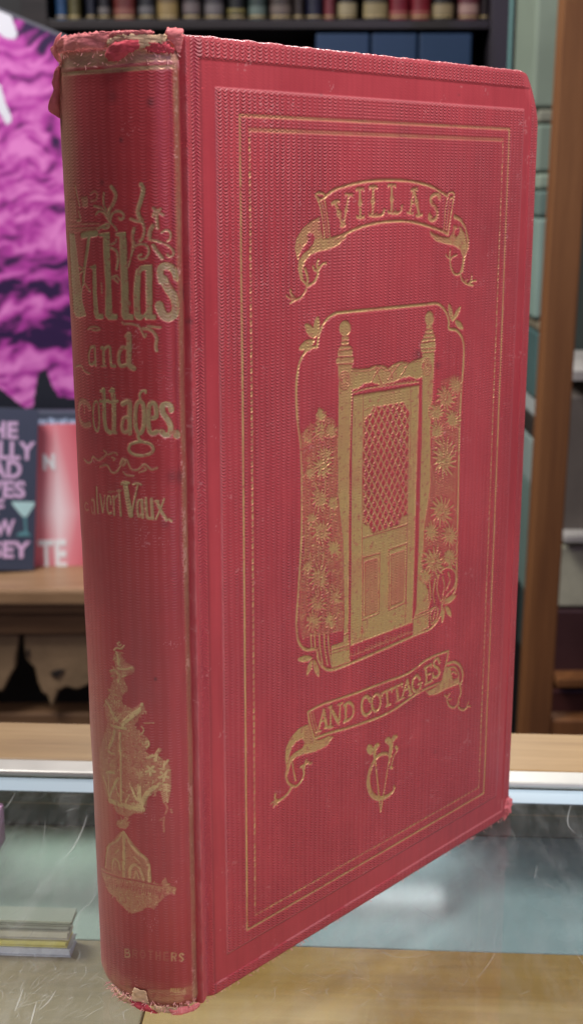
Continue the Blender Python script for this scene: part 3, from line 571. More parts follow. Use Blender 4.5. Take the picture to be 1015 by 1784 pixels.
for pts, w, g in (([(182,500),(168,490),(160,520),(172,545),(188,540)],.5,.5),([(212,470),(228,478),(232,570)],.9,.5),([(208,520),(214,565),(230,560)],.5,.5),([(246,376),(250,480),(256,566)],.7,.85),([(272,432),(290,560)],.8,.8),([(308,436),(292,560)],.4,.8),([(350,500),(346,450),(328,448),(322,510),(332,566),(354,566)],.7,.8),([(370,444),(376,580)],.8,.75),([(378,460),(396,440)],.6,.75),([(412,402),(418,500),(424,586)],.8,.75),([(398,404),(426,402)],.5,.7),
                  ([(456,348),(474,460),(498,582)],1.8,.9),([(548,364),(524,470),(504,580)],.6,.85),([(430,352),(450,338),(484,346)],.8,.9),([(516,356),(544,348),(572,358)],.7,.85),([(574,472),(552,480),(546,540),(556,592),(576,580)],.7,.8),([(580,470),(586,600)],.9,.8),([(610,458),(618,590),(644,606)],.9,.85),([(650,464),(660,608)],1.0,.85),([(690,480),(720,550),(762,618)],1.0,.9),([(744,462),(716,540),(684,612)],.55,.9),([(676,480),(704,478)],.5,.8),([(782,614),(800,628)],.7,.9),([(330,412),(380,408)],.35,.5)):
    q(S4, pts, w, 4, g=g)
# flower stand
def lv(z, poly, n, pid, ln, w, g, cut=False):
    Pp = np.array(poly, float); k = 0
    while k < n:
        p = Pp.min(0)+rng.rand(2)*(Pp.max(0)-Pp.min(0)); ins = False
        for i in range(len(Pp)):
            x1, y1 = Pp[i]; x2, y2 = Pp[(i+1) % len(Pp)]
            if (y1 > p[1]) != (y2 > p[1]) and p[0] < (x2-x1)*(p[1]-y1)/(y2-y1)+x1: ins = not ins
        if not ins: continue
        k += 1; a = rng.uniform(0, 2*math.pi); l = ln*rng.uniform(.4, 1.2); b = a+rng.uniform(-1, 1)
        Q.stroke(z([p, p+l*.5*np.array([math.cos(a), math.sin(a)]), p+l*np.array([math.cos(b), math.sin(b)])]), w*rng.uniform(.7, 1.3), pid, min(1, g*rng.uniform(.6, 1.1)), cut=cut, taper=(.5, .6), belly=.5)
h5 = [(320,180),(360,200),(380,260),(470,310),(470,370),(400,400),(390,430),(420,520),(380,560),(360,620),(450,680),(540,640),(570,700),(520,760),(480,812),(250,812),(215,640),(250,560),(270,480),(290,400),(250,350),(310,320),(290,230)]
h6 = [(250,0),(520,0),(510,70),(480,130),(540,190),(600,240),(600,310),(580,360),(640,385),(700,400),(780,460),(800,560),(790,680),(690,700),(600,760),(540,880),(250,790),(180,560),(170,350),(200,240),(240,100)]
Q.fill(S5(h5), 6, .32, sm=True); Q.fill(S6(h6), 6, .36, sm=True)
lv(S5, h5, 210, 6, 26, .22, .95); lv(S6, h6, 420, 6, 26, .22, .95); lv(S5, h5, 60, 6, 18, .22, 1, True); lv(S6, h6, 150, 6, 18, .22, 1, True)
for z, pts, w in ((S5,[(345,96),(326,110),(345,128),(360,118)],.4),(S5,[(385,128),(360,155),(320,148),(296,165)],.5),(S5,[(318,190),(330,240),(336,300)],.8),(S5,[(332,330),(400,336),(455,320)],.6),(S5,[(320,360),(336,400),(332,450)],.7),(S5,[(262,352),(300,340)],.6),(S5,[(370,402),(400,390)],.5),(S5,[(222,620),(260,680),(308,786)],.8),(S5,[(545,645),(520,690),(440,740),(380,800)],.9),(S5,[(300,610),(300,640)],.5),
                  (S6,[(265,0),(300,40),(320,80)],.9),(S6,[(520,0),(440,60),(370,118)],1.0),(S6,[(270,120),(330,140),(400,150)],.9),(S6,[(300,170),(285,240),(250,320)],1.0),(S6,[(350,190),(348,300),(355,430),(358,800)],.8),(S6,[(228,540),(260,536),(295,542)],.8),(S6,[(195,572),(220,640),(244,740)],.7),(S6,[(243,570),(245,740)],.5),(S6,[(332,590),(290,660),(252,752)],.9),(S6,[(245,350),(270,366),(300,380)],.8),(S6,[(440,640),(480,740),(520,830)],.8),(S6,[(518,650),(524,830)],1.2),(S6,[(660,668),(590,720),(540,826)],1.4),(S6,[(400,800),(430,740)],.6),(S6,[(310,660),(340,750)],.6),
                  (S6,[(255,786),(350,822),(460,850),(552,866)],1.5),(S6,[(700,335),(672,380),(664,430)],1.0),(S6,[(590,410),(640,390)],.9),(S6,[(775,430),(745,470)],.7),(S6,[(740,440),(738,495)],.6),(S6,[(690,500),(790,520)],.6),(S6,[(690,640),(680,672)],.6),(S6,[(700,636),(780,650)],.6),(S6,[(576,280),(600,262),(604,300),(580,315)],.6),(S6,[(540,130),(560,160),(545,200)],.35),(S6,[(560,102),(650,100)],.3),(S6,[(700,690),(790,700)],.5),(S6,[(760,640),(770,800)],.5)):
    q(z, pts, w, 6, g=.9)
for c, r in (((620,520),46),((738,570),46),((520,560),34)):
    for i in range(5):
        a = i*1.257+.3; Q.stroke(S6([(c[0]+r*.35*math.cos(a), c[1]+r*.35*math.sin(a)), (c[0]+r*.6*math.cos(a), c[1]+r*.6*math.sin(a)), (c[0]+r*.9*math.cos(a), c[1]+r*.9*math.sin(a))]), 0.75, 6, .95 if c[0] > 600 else .6)
for k in range(9):
    y = 650+k*17; Q.stroke(S6([(755, y), (705+k*4, y+16)]), .28, 6, .9); Q.stroke(S6([(755, y), (800-k*3, y+10)]), .28, 6, .9)
for pts in ([(700,0),(720,40),(700,90)], [(690,120),(686,180),(690,250)], [(650,150),(680,130)], [(750,50),(760,80)]): q(S7, pts, .5, 6, g=.4)
# pedestal and basin
Q.fill(S7([(245,0),(510,0),(508,90),(440,80),(370,120),(280,90),(240,40)]), 7, .45); lv(S7, [(250,0),(500,0),(500,80),(300,90)], 26, 7, 30, .4, .8)
Q.fill(S7([(275,150),(350,140),(380,190),(350,225),(290,215),(265,185)]), 7, .5); lv(S7, [(280,140),(370,140),(370,210),(290,210)], 14, 7, 30, .4, .85)
Q.fill(S7([(300,250),(360,280),(440,380),(550,500),(560,690),(300,650),(160,560),(190,380),(260,300)]), 7, .38)
for pts, w in (([(312,262),(280,320),(200,378),(176,470),(170,560)],.7),([(330,260),(332,400),(330,650)],1.2),([(345,280),(385,350),(450,430),(540,510),(560,690)],1.1),([(228,580),(230,520),(252,492),(280,516),(296,580)],.8),([(250,570),(256,530)],.5),([(385,650),(388,580),(425,545),(470,575),(505,670)],1.0),([(425,660),(440,600),(462,660)],.7),([(255,440),(285,410)],.6),([(420,470),(470,520)],.5),([(180,400),(205,360)],.6)):
    q(S7, pts, w, 7, g=.85)
bas = [(128,560),(210,600),(300,640),(450,670),(660,712),(700,650),(730,720),(800,748),(790,785),(700,825),(640,880),(600,940),(540,905),(505,945),(400,975),(350,930),(270,860),(262,830),(200,785),(150,660)]
Q.fill(S7(bas), 7, .42); lv(S7, bas, 200, 7, 26, .22, 1.0)
for k in range(46):
    x = 150+k*14; y0 = 600+k*3.2; q(S7, [(x, y0+60+rng.uniform(-20, 20)), (x+rng.uniform(-8, 8), y0+100+rng.uniform(-10, 30))], .28, 7, cut=True, g=.8)
q(S7, [(130,585),(300,655),(470,690),(670,728)], .45, 7, cut=True, g=.9)
# publisher word, faint
def word(z, txt, x0, y0, dx, dy, h, w, pid, gfun):
    F = {'B': [[(0,0),(0,1)],[(0,1),(.6,.95),(.6,.6),(0,.52)],[(0,.52),(.7,.45),(.7,.05),(0,0)]], 'R': [[(0,0),(0,1)],[(0,1),(.65,.92),(.6,.52),(0,.5)],[(.3,.5),(.7,0)]],
         'O': [[(.35,0),(0,.3),(0,.7),(.35,1),(.7,.7),(.7,.3),(.35,0)]], 'T': [[(.35,0),(.35,1)],[(0,1),(.7,1)]], 'H': [[(0,0),(0,1)],[(.65,0),(.65,1)],[(0,.5),(.65,.5)]],
         'E': [[(0,0),(0,1)],[(0,1),(.6,1)],[(0,.5),(.5,.5)],[(0,0),(.6,0)]], 'S': [[(.62,.85),(.3,1),(.02,.78),(.3,.52),(.62,.25),(.3,0),(0,.15)]]}
    for i, ch in enumerate(txt):
        for pth in F[ch]: Q.stroke(z([(x0+dx*(i+.75*a), y0+dy*i-h*b) for a, b in pth]), w, pid, gfun(i), sm=len(pth) > 3 or ch in 'OS')
word(S8, 'BROTHERS', 312, 312, 63, 5, 62, .42, 10, lambda i: (.5, .14, .14, .16, .2, .22, .6, .85)[i])
# gilt bands at head and tail
q(S9, [(60,262),(250,250),(480,228),(620,218),(770,212)], 3.4, 8, g=.5)
q(S9, [(90,334),(260,318),(400,306),(600,294),(765,286)], .45, 8, g=.8); q(S9, [(90,346),(260,330),(400,320),(600,305),(765,298)], .4, 8, g=.7)
q(S8, [(140,430),(200,520),(300,575),(420,600),(600,610),(800,590),(900,540)], 2.8, 9, g=.3); q(S8, [(480,650),(620,662),(760,650)], 2.2, 9, g=.42)
for x in range(680, 800, 18): q(S8, [(x, 600), (x+6, 566), (x+12, 598)], .4, 9, g=.8)
q(S8, [(680,612),(740,614),(800,606)], .35, 9, g=.8)
# ---- spine surface
Ss, Vv = np.meshgrid(Q.u, Q.v)
q0 = sec(Ss); gr = grow(Vv)[..., None]
e = 0.05; tg = (sec(np.clip(Ss+e, 0, SL))-sec(np.clip(Ss-e, 0, SL))); tg /= np.linalg.norm(tg, axis=-1, keepdims=True)+1e-9
nrm = np.stack([tg[..., 1], -tg[..., 0]], -1)      # outward
gq = blur(Q.G, 1); hz = -0.17*np.clip(gq*1.2, 0, 1)
hz += 0.22*(vnoise(Q.nv, Q.nu, 70, 3)-.5)+0.08*(vnoise(Q.nv, Q.nu, 18, 4)-.5)+.3*(vnoise(Q.nv, Q.nu, 34, 5)-.5)*np.clip((Vv-215)/20, 0, 1)
hz -= 1.6*np.clip((3.5-Vv)/3.5, 0, 1)**2+0.8*np.clip((Vv-232)/6, 0, 1)**2
hz += 0.25*np.exp(-((Ss-3.0)/.5)**2)
uz = q0*gr+nrm*hz[..., None]
topr = 1.2*(vnoise(Q.nv, Q.nu, 14, 8)-.3); botr = np.where(vnoise(Q.nv, Q.nu, 9, 9) > .5, .9, 0)*(vnoise(Q.nv, Q.nu, 5, 10))
Pv = Vv+np.where(Vv > BH-4, topr*(Vv-BH+4)/3, 0)+np.where(Vv < 1.2, botr, 0)
P2 = np.stack([uz[..., 0]/1000, -uz[..., 1]/1000, Pv/1000], -1)[:, ::-1]
n_ = lambda c, s_: vnoise(Q.nv, Q.nu, c, s_)
w2 = np.clip((Vv-233+1.8*n_(8, 11))/2.0, 0, 1)*.55
w2 = np.maximum(w2, np.clip((1.4-Vv+1.6*(n_(9, 12)-.4))/1.0, 0, 1)*(n_(13, 13) > .25))
w2 = np.maximum(w2, .4*((n_(2, 16)*n_(30, 17)) > .78))
w2 = np.maximum(w2, .55*np.clip((1.0-np.abs(Ss-2.2))/.5, 0, 1)*(n_(2.2, 14)*n_(25, 15) > .46))
g2 = .6*np.exp(-((Ss-1.6)/1.1)**2)*(.5+.6*n_(30, 18))+.30*np.clip(n_(60, 19)-.45, 0, 1)
for (px, py, r, a) in ((322,512,2.0,.9),(262,178,.8,.8),(211,244,.5,.9),(300,830,1.2,.5),(315,830,1.4,.7),(271,1183,.45,1),(240,1262,.5,.3),(178,318,.6,.7),(190,500,.4,.9),(288,912,1.0,.5),(197,168,1.2,.5),(300,1000,1,.3)):
    c0 = spn(px, py); g2 = np.maximum(g2, a*np.exp(-((Ss-c0[0])**2+((Vv-c0[1])*.8)**2)/r**2))
# thin gilt rubbing haze over the sunned, browned side of the spine
haze = .45*np.clip((1.2-np.abs(Ss-1.9))/.8, 0, 1)*(n_(3, 27)*.5+.5)*(.4+.6*n_(30, 28))+.30*sstep(24, 32, Ss)*np.clip(np.maximum((Vv-150)/60, 0), 0, 1)*(.5+.7*n_(40, 22))+.35*np.clip((9-Vv)/5, 0, 1)*n_(10, 23)+.22*sstep(20, 30, Ss)*np.exp(-((Vv-62)/30)**2)
G2 = np.maximum(Q.G*(1-.5*(n_(3, 24) > .8))*(.72+.4*n_(16, 25)), haze)
rib2 = (1-.25*gq)*(.35+.8*n_(70, 26))*np.clip((Ss-1.5)/1.5, .2, 1)
m2 = np.stack([np.clip(G2, 0, 1), rib2, np.clip(w2, 0, 1), np.clip(g2, 0, 1)], -1)
# relief grid is handed left to right as seen, so normals face outward
spine = grid_objects('spine', book, P2, Ss[:, ::-1], Vv, m2[:, ::-1], Q.I[:, ::-1], Q.names, M_spine)
spine['label'] = 'rounded darker spine with faded gilt lettering and frayed ends'
# inside of the spine so that it has thickness
def spt(s, v, off):
    a = sec(s); e = .3; t = sec(min(s+e, SL))-sec(max(s-e, 0)); t = t/(np.linalg.norm(t)+1e-9); n = np.array([t[1], -t[0]])
    p = a*grow(v)+n*off; return (p[0]/1000, -p[1]/1000, v/1000)
vv = [2, 60, 120, 180, 237]; ns = 24; V_ = [spt(SL*i/ns, v, -.8) for v in vv for i in range(ns+1)]
F_ = [(j*(ns+1)+i, (j+1)*(ns+1)+i, (j+1)*(ns+1)+i+1, j*(ns+1)+i+1) for j in range(len(vv)-1) for i in range(ns)]
mobj('spine_lining', V_, F_, M_paper, book, True)
# page block and back cover
box('page_block', -.0035, BW/1000-.004, .0036, .0338, .004, BH/1000-.005, M_pages, book, .0006)
bc = box('back_cover', -.0005, BW/1000, .0352, .0377, 0.0002, BH/1000, M_rim, book, .0010)
# ---- torn and curled cloth at the head of the spine
def flap(name, rows, mat, thick=.22, nx=9, seed=1, jag=.8, parent=None):
    """rows: (s_left, s_right, v, off_left, off_mid, off_right) on the spine, off in mm outward"""
    rr = random.Random(seed); R0 = catmull(rows, 7); v = []; n = len(R0)
    for j, r in enumerate(R0):
        for i in range(nx):
            t = i/(nx-1); s_ = r[0]+(r[1]-r[0])*t; off = (1-t)**2*r[3]+2*t*(1-t)*r[4]+t*t*r[5]
            ed = 1 if i in (0, nx-1) or j in (0, n-1) else .25
            s_ += rr.uniform(-1, 1)*jag*.28*ed; vv_ = r[2]+rr.uniform(-1, 1)*jag*.35*ed; off += rr.uniform(-1, 1)*.10+0.55*mnoise.fractal(Vector((s_*.45+seed*7, vv_*.6, off*.3)), 1, 2, 4)
            a = sec(min(max(s_, 0), SL)); e_ = .6; tt = sec(min(max(s_, 0)+e_, SL))-sec(max(min(s_, SL)-e_, 0)); tt = tt/(np.linalg.norm(tt)+1e-9); nn = np.array([tt[1], -tt[0]])
            extra = tt*(s_-min(max(s_, 0), SL))
            p = a*grow(r[2])+nn*off+extra; v.append((p[0]/1000, -p[1]/1000, vv_/1000))
    f = [(j*nx+i, j*nx+i+1, (j+1)*nx+i+1, (j+1)*nx+i) for j in range(n-1) for i in range(nx-1)]
    o = mobj(name, v, f, mat, parent, True)
    m = o.modifiers.new('s', 'SOLIDIFY'); m.thickness = thick/1000; m.offset = 0
    return o
def sp(x, y): return spn(x, y)
def flap_px(name, rows, mat, **k):
    """rows traced across the flap: (xl, xr, y, off_l, off_m, off_r)"""
    R_ = []
    for xl, xr, y, a, b, c in rows:
        p, q_ = spn(xl, y), spn(xr, y); R_.append((p[0], q_[0], (p[1]+q_[1])/2, a, b, c))
    return flap(name, R_, mat, parent=spine, **k)
flap_px('torn_cloth_flap', [(110,200,60,.1,.5,.3),(103,205,66,.4,1.3,.5),(101,204,76,.5,1.4,.6),(102,200,88,.3,.7,.3)], M_torn, seed=3, nx=30, jag=.9)
flap_px('torn_cloth_flap', [(212,262,55,.6,2.0,.8),(198,268,58,.8,2.2,.8),(196,262,66,.5,1.2,.5),(205,250,74,.3,.5,.3)], M_torn, seed=4, nx=22, jag=.9)
flap_px('lining_paper_flap', [(208,290,63,.9,1.8,.8),(196,284,70,1.1,1.9,.9),(192,270,78,.8,1.5,.9),(194,240,86,.4,.9,.6)], M_paper, seed=5, nx=22, jag=1.1)
flap_px('torn_cloth_flap', [(222,244,72,1.6,2.4,1.8),(202,245,78,1.8,3.0,2.0),(194,244,86,1.6,3.0,1.7),(190,228,95,1.2,2.6,1.4),(192,212,107,.8,1.8,1.0)], M_torn2, seed=6, nx=16, jag=.5)
flap_px('torn_cloth_flap', [(244,286,76,.5,1.4,.5),(250,300,84,.5,1.2,.4),(262,300,92,.2,.7,.2)], M_torn2, seed=8, nx=18, jag=1.1)
flap_px('torn_cloth_flap', [(294,316,50,.2,1.5,.5),(288,322,56,.3,2.1,.7),(290,324,66,.3,1.7,.6),(300,325,76,.2,1.0,.3),(310,325,92,.1,.5,.2)], M_torn, seed=9, nx=18, jag=.8)
def edgeflap(name, pts, mat, seed, w=2.2):
    """cloth sticking out past the back joint of the spine: pts (px, y, half height) at the silhouette"""
    rr = random.Random(seed); v = []; nx = 5
    for (x, y, wd) in pts:
        s_, vv_ = spn(105, y)
        a = sec(s_)*grow(vv_); 
        for i in range(nx):
            t = i/(nx-1)
            out = (wd*t)
            # pushed along the camera's left, i.e. away from the joint
            du = -out*cP; dz = -out*sP
            p = (a[0]+du+rr.uniform(-.4, .4), a[1]+dz+.8*math.sin(t*2.5)+rr.uniform(-.3, .3), vv_+rr.uniform(-.6, .6)); v.append((p[0]/1000, -p[1]/1000, p[2]/1000))
    n = len(pts); f = [(j*nx+i, j*nx+i+1, (j+1)*nx+i+1, (j+1)*nx+i) for j in range(n-1) for i in range(nx-1)]
    o = mobj(name, v, f, mat, spine, True); m = o.modifiers.new('s', 'SOLIDIFY'); m.thickness = .0003; m.offset = 0
    m2_ = o.modifiers.new('ss', 'SUBSURF'); m2_.levels = 1; m2_.render_levels = 1; return o
edgeflap('torn_cloth_flap', [(0,112,.3),(0,120,2.0),(0,132,1.6),(0,140,2.4),(0,152,2.2),(0,164,2.0),(0,172,2.6),(0,184,3.2),(0,194,3.0),(0,202,1.8),(0,207,.3)], plain('dusky_torn_cloth', lin(190, 92, 98), .9, 0, .35, 260, .6, .0003), 5)
edgeflap('torn_cloth_flap', [(0,58,.2),(0,66,1.5),(0,76,2.0),(0,86,2.4),(0,94,2.0),(0,106,1.0),(0,112,.2)], M_torn, 6)
# threads
def threads(name, items, mat, parent, r=.00012):
    V_, F_ = [], []
    for P_ in items:
        P_ = [Vector(p) for p in P_]; b0 = len(V_)
        for k, p in enumerate(P_):
            d = (P_[min(k+1, len(P_)-1)]-P_[max(k-1, 0)]).normalized(); a = d.orthogonal().normalized(); b = d.cross(a); w = r*(1-.6*k/len(P_))
            for q_ in range(3): V_.append(p+(a*math.cos(q_*2.094)+b*math.sin(q_*2.094))*w)
        for k in range(len(P_)-1):
            for q_ in range(3): F_.append((b0+k*3+q_, b0+k*3+(q_+1) % 3, b0+(k+1)*3+(q_+1) % 3, b0+(k+1)*3+q_))
    o = mobj(name, V_, F_, mat, parent); o['kind'] = 'stuff'; return o
rt = random.Random(4); th = []
for k in range(150):                                   # frayed tail of the spine
    s_ = rt.uniform(1, 30); a = Vector(spt(s_, rt.uniform(.2, 3.0), rt.uniform(-.3, .5))); l = rt.uniform(.5, 2.2)/1000
    out = Vector(spt(s_, 1, 1.5))-Vector(spt(s_, 1, 0)); out.normalize(); d = (out*rt.uniform(.2, 1)+Vector((rt.uniform(-.7, .7), rt.uniform(-.7, .7), rt.uniform(-1, .3)))).normalized()
    pts = [a, a+d*l*.5+Vector((rt.uniform(-.2, .2), rt.uniform(-.2, .2), rt.uniform(-.1, .2)))/1000, a+d*l]
    th.append([Vector((p.x, p.y, max(p.z, .0002))) for p in pts])
for k in range(80):                                    # head of the spine
    s_ = rt.uniform(0, 34); a = Vector(spt(s_, rt.uniform(233, 239), .3)); d = Vector((rt.uniform(-.8, .8), rt.uniform(-.8, .8), rt.uniform(-.6, 1))).normalized(); l = rt.uniform(.4, 1.3)/1000
    th.append([a, a+d*l*.6+Vector((rt.uniform(-.15, .15), 0, 0))/1000, a+d*l])
for k in range(10):
    s_, v_ = spn(104, rt.uniform(52, 66)); a = Vector(spt(s_, 237, .4)); l = rt.uniform(1, 3.2)/1000; th.append([a, a+Vector((-.1, 0, 1))*l*.5, a+Vector((rt.uniform(-.3, .2), 0, 1)).normalized()*l])
threads('frayed_threads', th, M_fray, spine)
# exposed lining patches at the tail
for k, (rows, mt) in enumerate((([(196,232,1727,.3,.5,.4),(205,236,1738,.5,.7,.5),(218,240,1748,.4,.6,.4)], M_paper), ([(236,256,1722,.35,.5,.35),(233,258,1732,.5,.6,.5),(232,260,1742,.5,.7,.5)], M_paper), ([(226,260,1744,.6,.8,.6),(234,270,1752,.7,.9,.7),(248,276,1760,.4,.6,.4)], M_torn2), ([(270,310,1751,.5,.7,.5),(272,306,1757,.6,.8,.6),(278,300,1762,.5,.6,.5)], M_paper), ([(296,340,1750,.5,.8,.5),(298,345,1755,.6,.9,.5),(300,335,1762,.4,.6,.4)], M_torn))):
    flap_px('exposed_lining' if mt is M_paper else 'torn_cloth_flap', rows, mt, seed=20+k, nx=8, jag=.5, thick=.25)
# frayed fore corner of the board at the bottom right
def blob(name, c, r, mat, parent, seed, sub=3, sq=(1, 1, 1), amp=.35):
    import bmesh
    bm = bmesh.new(); bmesh.ops.create_icosphere(bm, subdivisions=sub, radius=1)
    for v in bm.verts:
        n = mnoise.fractal(v.co*2.2+Vector((seed, 0, 0)), 1, 2, 4); v.co = Vector((v.co.x*sq[0], v.co.y*sq[1], v.co.z*sq[2]))*r*(1+amp*n)+Vector(c)
    me = bpy.data.meshes.new(name); bm.to_mesh(me); bm.free(); me.materials.append(mat)
    for p in me.polygons: p.use_smooth = True
    o = bpy.data.objects.new(name, me); COL.objects.link(o); o.parent = parent; return o
blob('frayed_corner', (BW/1000-.0012, .0012, .0040), .0036, plain('frayed_corner_cloth', lin(222, 120, 124), .85, 0, .25, 900, .6, .0003), front, 3, 4, (.75, .6, 1.05), .5)
tc_ = []
for k in range(60):
    a = Vector((BW/1000-.0005+rt.uniform(-.002, .001), rt.uniform(0, .003), rt.uniform(.0008, .008))); d = Vector((1, rt.uniform(-.5, .7), rt.uniform(-.8, .5))).normalized(); l = rt.uniform(.8, 2.6)/1000
    tc_.append([a, a+d*l*.5, a+d*l+Vector((0, 0, rt.uniform(-.5, .5)/1000))])
for k in range(150):                                   # fuzz along the foot of the board
    u_ = rt.uniform(0, BW)/1000; a = Vector((u_, rt.uniform(-.0002, .0012), .0006)); tc_.append([a, a+Vector((rt.uniform(-.4, .4), -rt.uniform(.1, .7), rt.uniform(-.3, .1)))/1000*.8, a+Vector((rt.uniform(-.6, .6), -rt.uniform(.3, 1.0), -.3))/1000])
threads('frayed_threads', tc_, M_fray, front, .0001)
# ================================================================== DISPLAY CASE (glass counter)
case = empty('display_case', (0.02, 0.15, 0.0), -0.05377)
tag(case, 'glass topped shop counter with scratched glass, metal edge strip and oak back rail', 'display counter')
M_oak = wood('oak_rail_wood', (0.18, 0.10, 0.036), (0.30, 0.185, 0.075), (0.41, 0.27, 0.125), 1.2, 16, .5)
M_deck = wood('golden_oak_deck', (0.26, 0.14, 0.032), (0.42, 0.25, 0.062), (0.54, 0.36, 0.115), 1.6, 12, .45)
M_deckd = wood('oak_with_painted_shade', (0.17, 0.13, 0.075), (0.28, 0.215, 0.125), (0.36, 0.28, 0.165), 1.6, 12, .6)  # oak greyed and darkened, its shade painted into the wood colour
M_alu = plain('satin_aluminium', (0.58, 0.57, 0.52, 1), .35, .25, .08, 60)
M_lip = plain('pale_blue_white_plastic', lin(200, 218, 230), .4, 0, .04, 30)
M_dark = plain('dark_grey_felt', lin(58, 58, 53), .9, 0, .15, 60)
M_mat = plain('pale_blue_grey_mat', lin(158, 180, 184), .26, 0, .12, 12)
M_mat2 = plain('grey_green_mat', lin(146, 162, 152), .55, 0, .14, 12)
M_black = plain('near_black_paint', (0.012, 0.011, 0.012, 1), .6, 0, .3, 10)
k = NT('counter_glass')
ge = k.n('ShaderNodeNewGeometry'); dt = k.n('ShaderNodeVectorMath', operation='DOT_PRODUCT'); k.l(ge.outputs['Normal'], dt.inputs[0]); k.l(ge.outputs['Incoming'], dt.inputs[1])
frs = k.math('MULTIPLY_ADD', k.math('POWER', k.math('SUBTRACT', 1.0, k.math('ABSOLUTE', dt.outputs['Value'])), 5.0), 0.96, 0.04)
tr = k.n('ShaderNodeBsdfTransparent'); tr.inputs[0].default_value = (0.955, 0.985, 0.975, 1)
gl = k.n('ShaderNodeBsdfGlossy'); gl.inputs['Roughness'].default_value = 0.035; gl.inputs['Color'].default_value = (1, 1, 1, 1)
df = k.n('ShaderNodeBsdfDiffuse'); df.inputs[0].default_value = (0.8, 0.8, 0.78, 1)
tc = k.n('ShaderNodeTexCoord').outputs['Object']
n1 = k.noise(tc, 9, 5, .6); n2 = k.noise(k.vmap(tc, (1, .25, 1), rot=(0, 0, .6)), 160, 4, .7)
dust = k.math('MULTIPLY', k.math('MULTIPLY', k.ramp(n1, [(0.35, (.25,)*3), (0.7, (1,)*3)]), k.ramp(n2, [(0.45, (.15,)*3), (0.75, (1,)*3)])), 0.14)
m1 = k.n('ShaderNodeMixShader'); m2 = k.n('ShaderNodeMixShader'); k.l(frs, m1.inputs[0]); k.l(tr.outputs[0], m1.inputs[1]); k.l(gl.outputs[0], m1.inputs[2])
k.l(dust, m2.inputs[0]); k.l(m1.outputs[0], m2.inputs[1]); k.l(df.outputs[0], m2.inputs[2]); k.l(m2.outputs[0], k.out.inputs[0]); M_glass = k.m
XL, XR = -.45, .45
box('glass_top', XL, XR, -.40, -.0046, -.006, -.00005, M_glass, case)
box('oak_back_rail', XL, XR, -.0093, .0245, .0004, .0024, M_oak, case, .0009)
box('oak_rail_block', XL, XR, -.0038, .0240, -.018, .0003, M_oak, case)
box('metal_edge_strip', XL, XR, -.0200, -.0095, .0002, .0026, M_alu, case, .0010)
box('glass_gasket', XL, XR, -.0045, -.0039, -.0175, .0000, M_dark, case)
box('painted_trim_reflection', XL, XR, -.0308, -.0206, .00002, .00030, plain('pale_reflection_tint', lin(160, 180, 192), .45, 0, .05), case)  # pale strip painting in the metal edge's reflection on the glass
box('case_back', XL, XR, .0215, .0238, -.0400, -.0182, M_dark, case)
box('blue_mat', -.045, XR, -.0590, .0212, -.0420, -.0400, M_mat, case, .0004)
box('grey_mat', XL, -.046, -.0590, .0212, -.0420, -.0400, M_mat2, case, .0004)
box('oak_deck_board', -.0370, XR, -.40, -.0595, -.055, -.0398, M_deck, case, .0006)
box('oak_deck_painted_shade', XL, -.0375, -.40, -.0595, -.055, -.0398, M_deckd, case, .0006)  # left part of the oak deck, with shade painted in
box('case_underside', XL, XR, -.40, .024, -.075, -.0555, M_deckd, case)
box('case_front', XL, XR, -.43, -.402, -1.0, .002, M_oak, case)
box('case_rear_panel', XL, XR, .0242, .0300, -1.0, -.0185, M_black, case)
def clamp(name, l0, tgt, sx, sy, power, col):
    T = Matrix.Translation(case.location) @ Matrix.Rotation(-0.05377, 4, 'Z'); return area(name, T @ Vector(l0), T @ Vector(tgt), sx, sy, power, col)
box('added_light_blocker', -.42, .44, -.395, -.225, -.0085, -.0068, M_alu, case)  # unseen plate added to keep the case light off the book
clamp('added_case_light', (0.05, -.30, -.010), (0.05, -.02, -.04), .7, .012, .75, (1, .98, .95))  # unseen light added to brighten the floor of the case
clamp('added_mat_light_left', (-.13, .004, -.0188), (-.13, -.025, -.04), .14, .006, .045, (.95, 1, .97))  # unseen strip light added to lift the left mat
clamp('added_mat_glare_light', (.036, .008, -.0185), (.036, -.012, -.04), .05, .008, .02, (.93, .97, 1))  # unseen strip light added to throw a pale glare on the blue mat
# scratches in the glass: shallow pale cuts
k = NT('scratch_in_glass'); d_ = k.n('ShaderNodeBsdfDiffuse'); d_.inputs[0].default_value = (.75, .78, .76, 1); t_ = k.n('ShaderNodeBsdfTransparent'); mx = k.n('ShaderNodeMixShader')
at2 = k.n('ShaderNodeAttribute', attribute_name='fade'); k.l(at2.outputs['Fac'], mx.inputs[0]); k.l(t_.outputs[0], mx.inputs[1]); k.l(d_.outputs[0], mx.inputs[2]); k.l(mx.outputs[0], k.out.inputs[0]); M_scr = k.m
SV, SF, SA = [], [], []
def scratch(P, w, a):
    P = catmull(P, 4) if len(P) > 2 else np.array(P, float); n = len(P); b = len(SV)
    for i in range(n):
        t = P[min(i+1, n-1)]-P[max(i-1, 0)]; t = t/(np.linalg.norm(t)+1e-12); nn = np.array([-t[1], t[0]])*w*(.4+.6*math.sin(math.pi*(i+.5)/n))/2
        for s_ in (-1, 1): SV.append((P[i][0]+nn[0]*s_, P[i][1]+nn[1]*s_, .00003)); SA.append(a*(.3+.7*math.sin(math.pi*(i+.5)/n)))
    for i in range(n-1): SF.append((b+2*i, b+2*i+1, b+2*i+3, b+2*i+2))
def scp(pts, w, a): scratch([onz(x, y, 0)[:2] for x, y in pts], w, a)
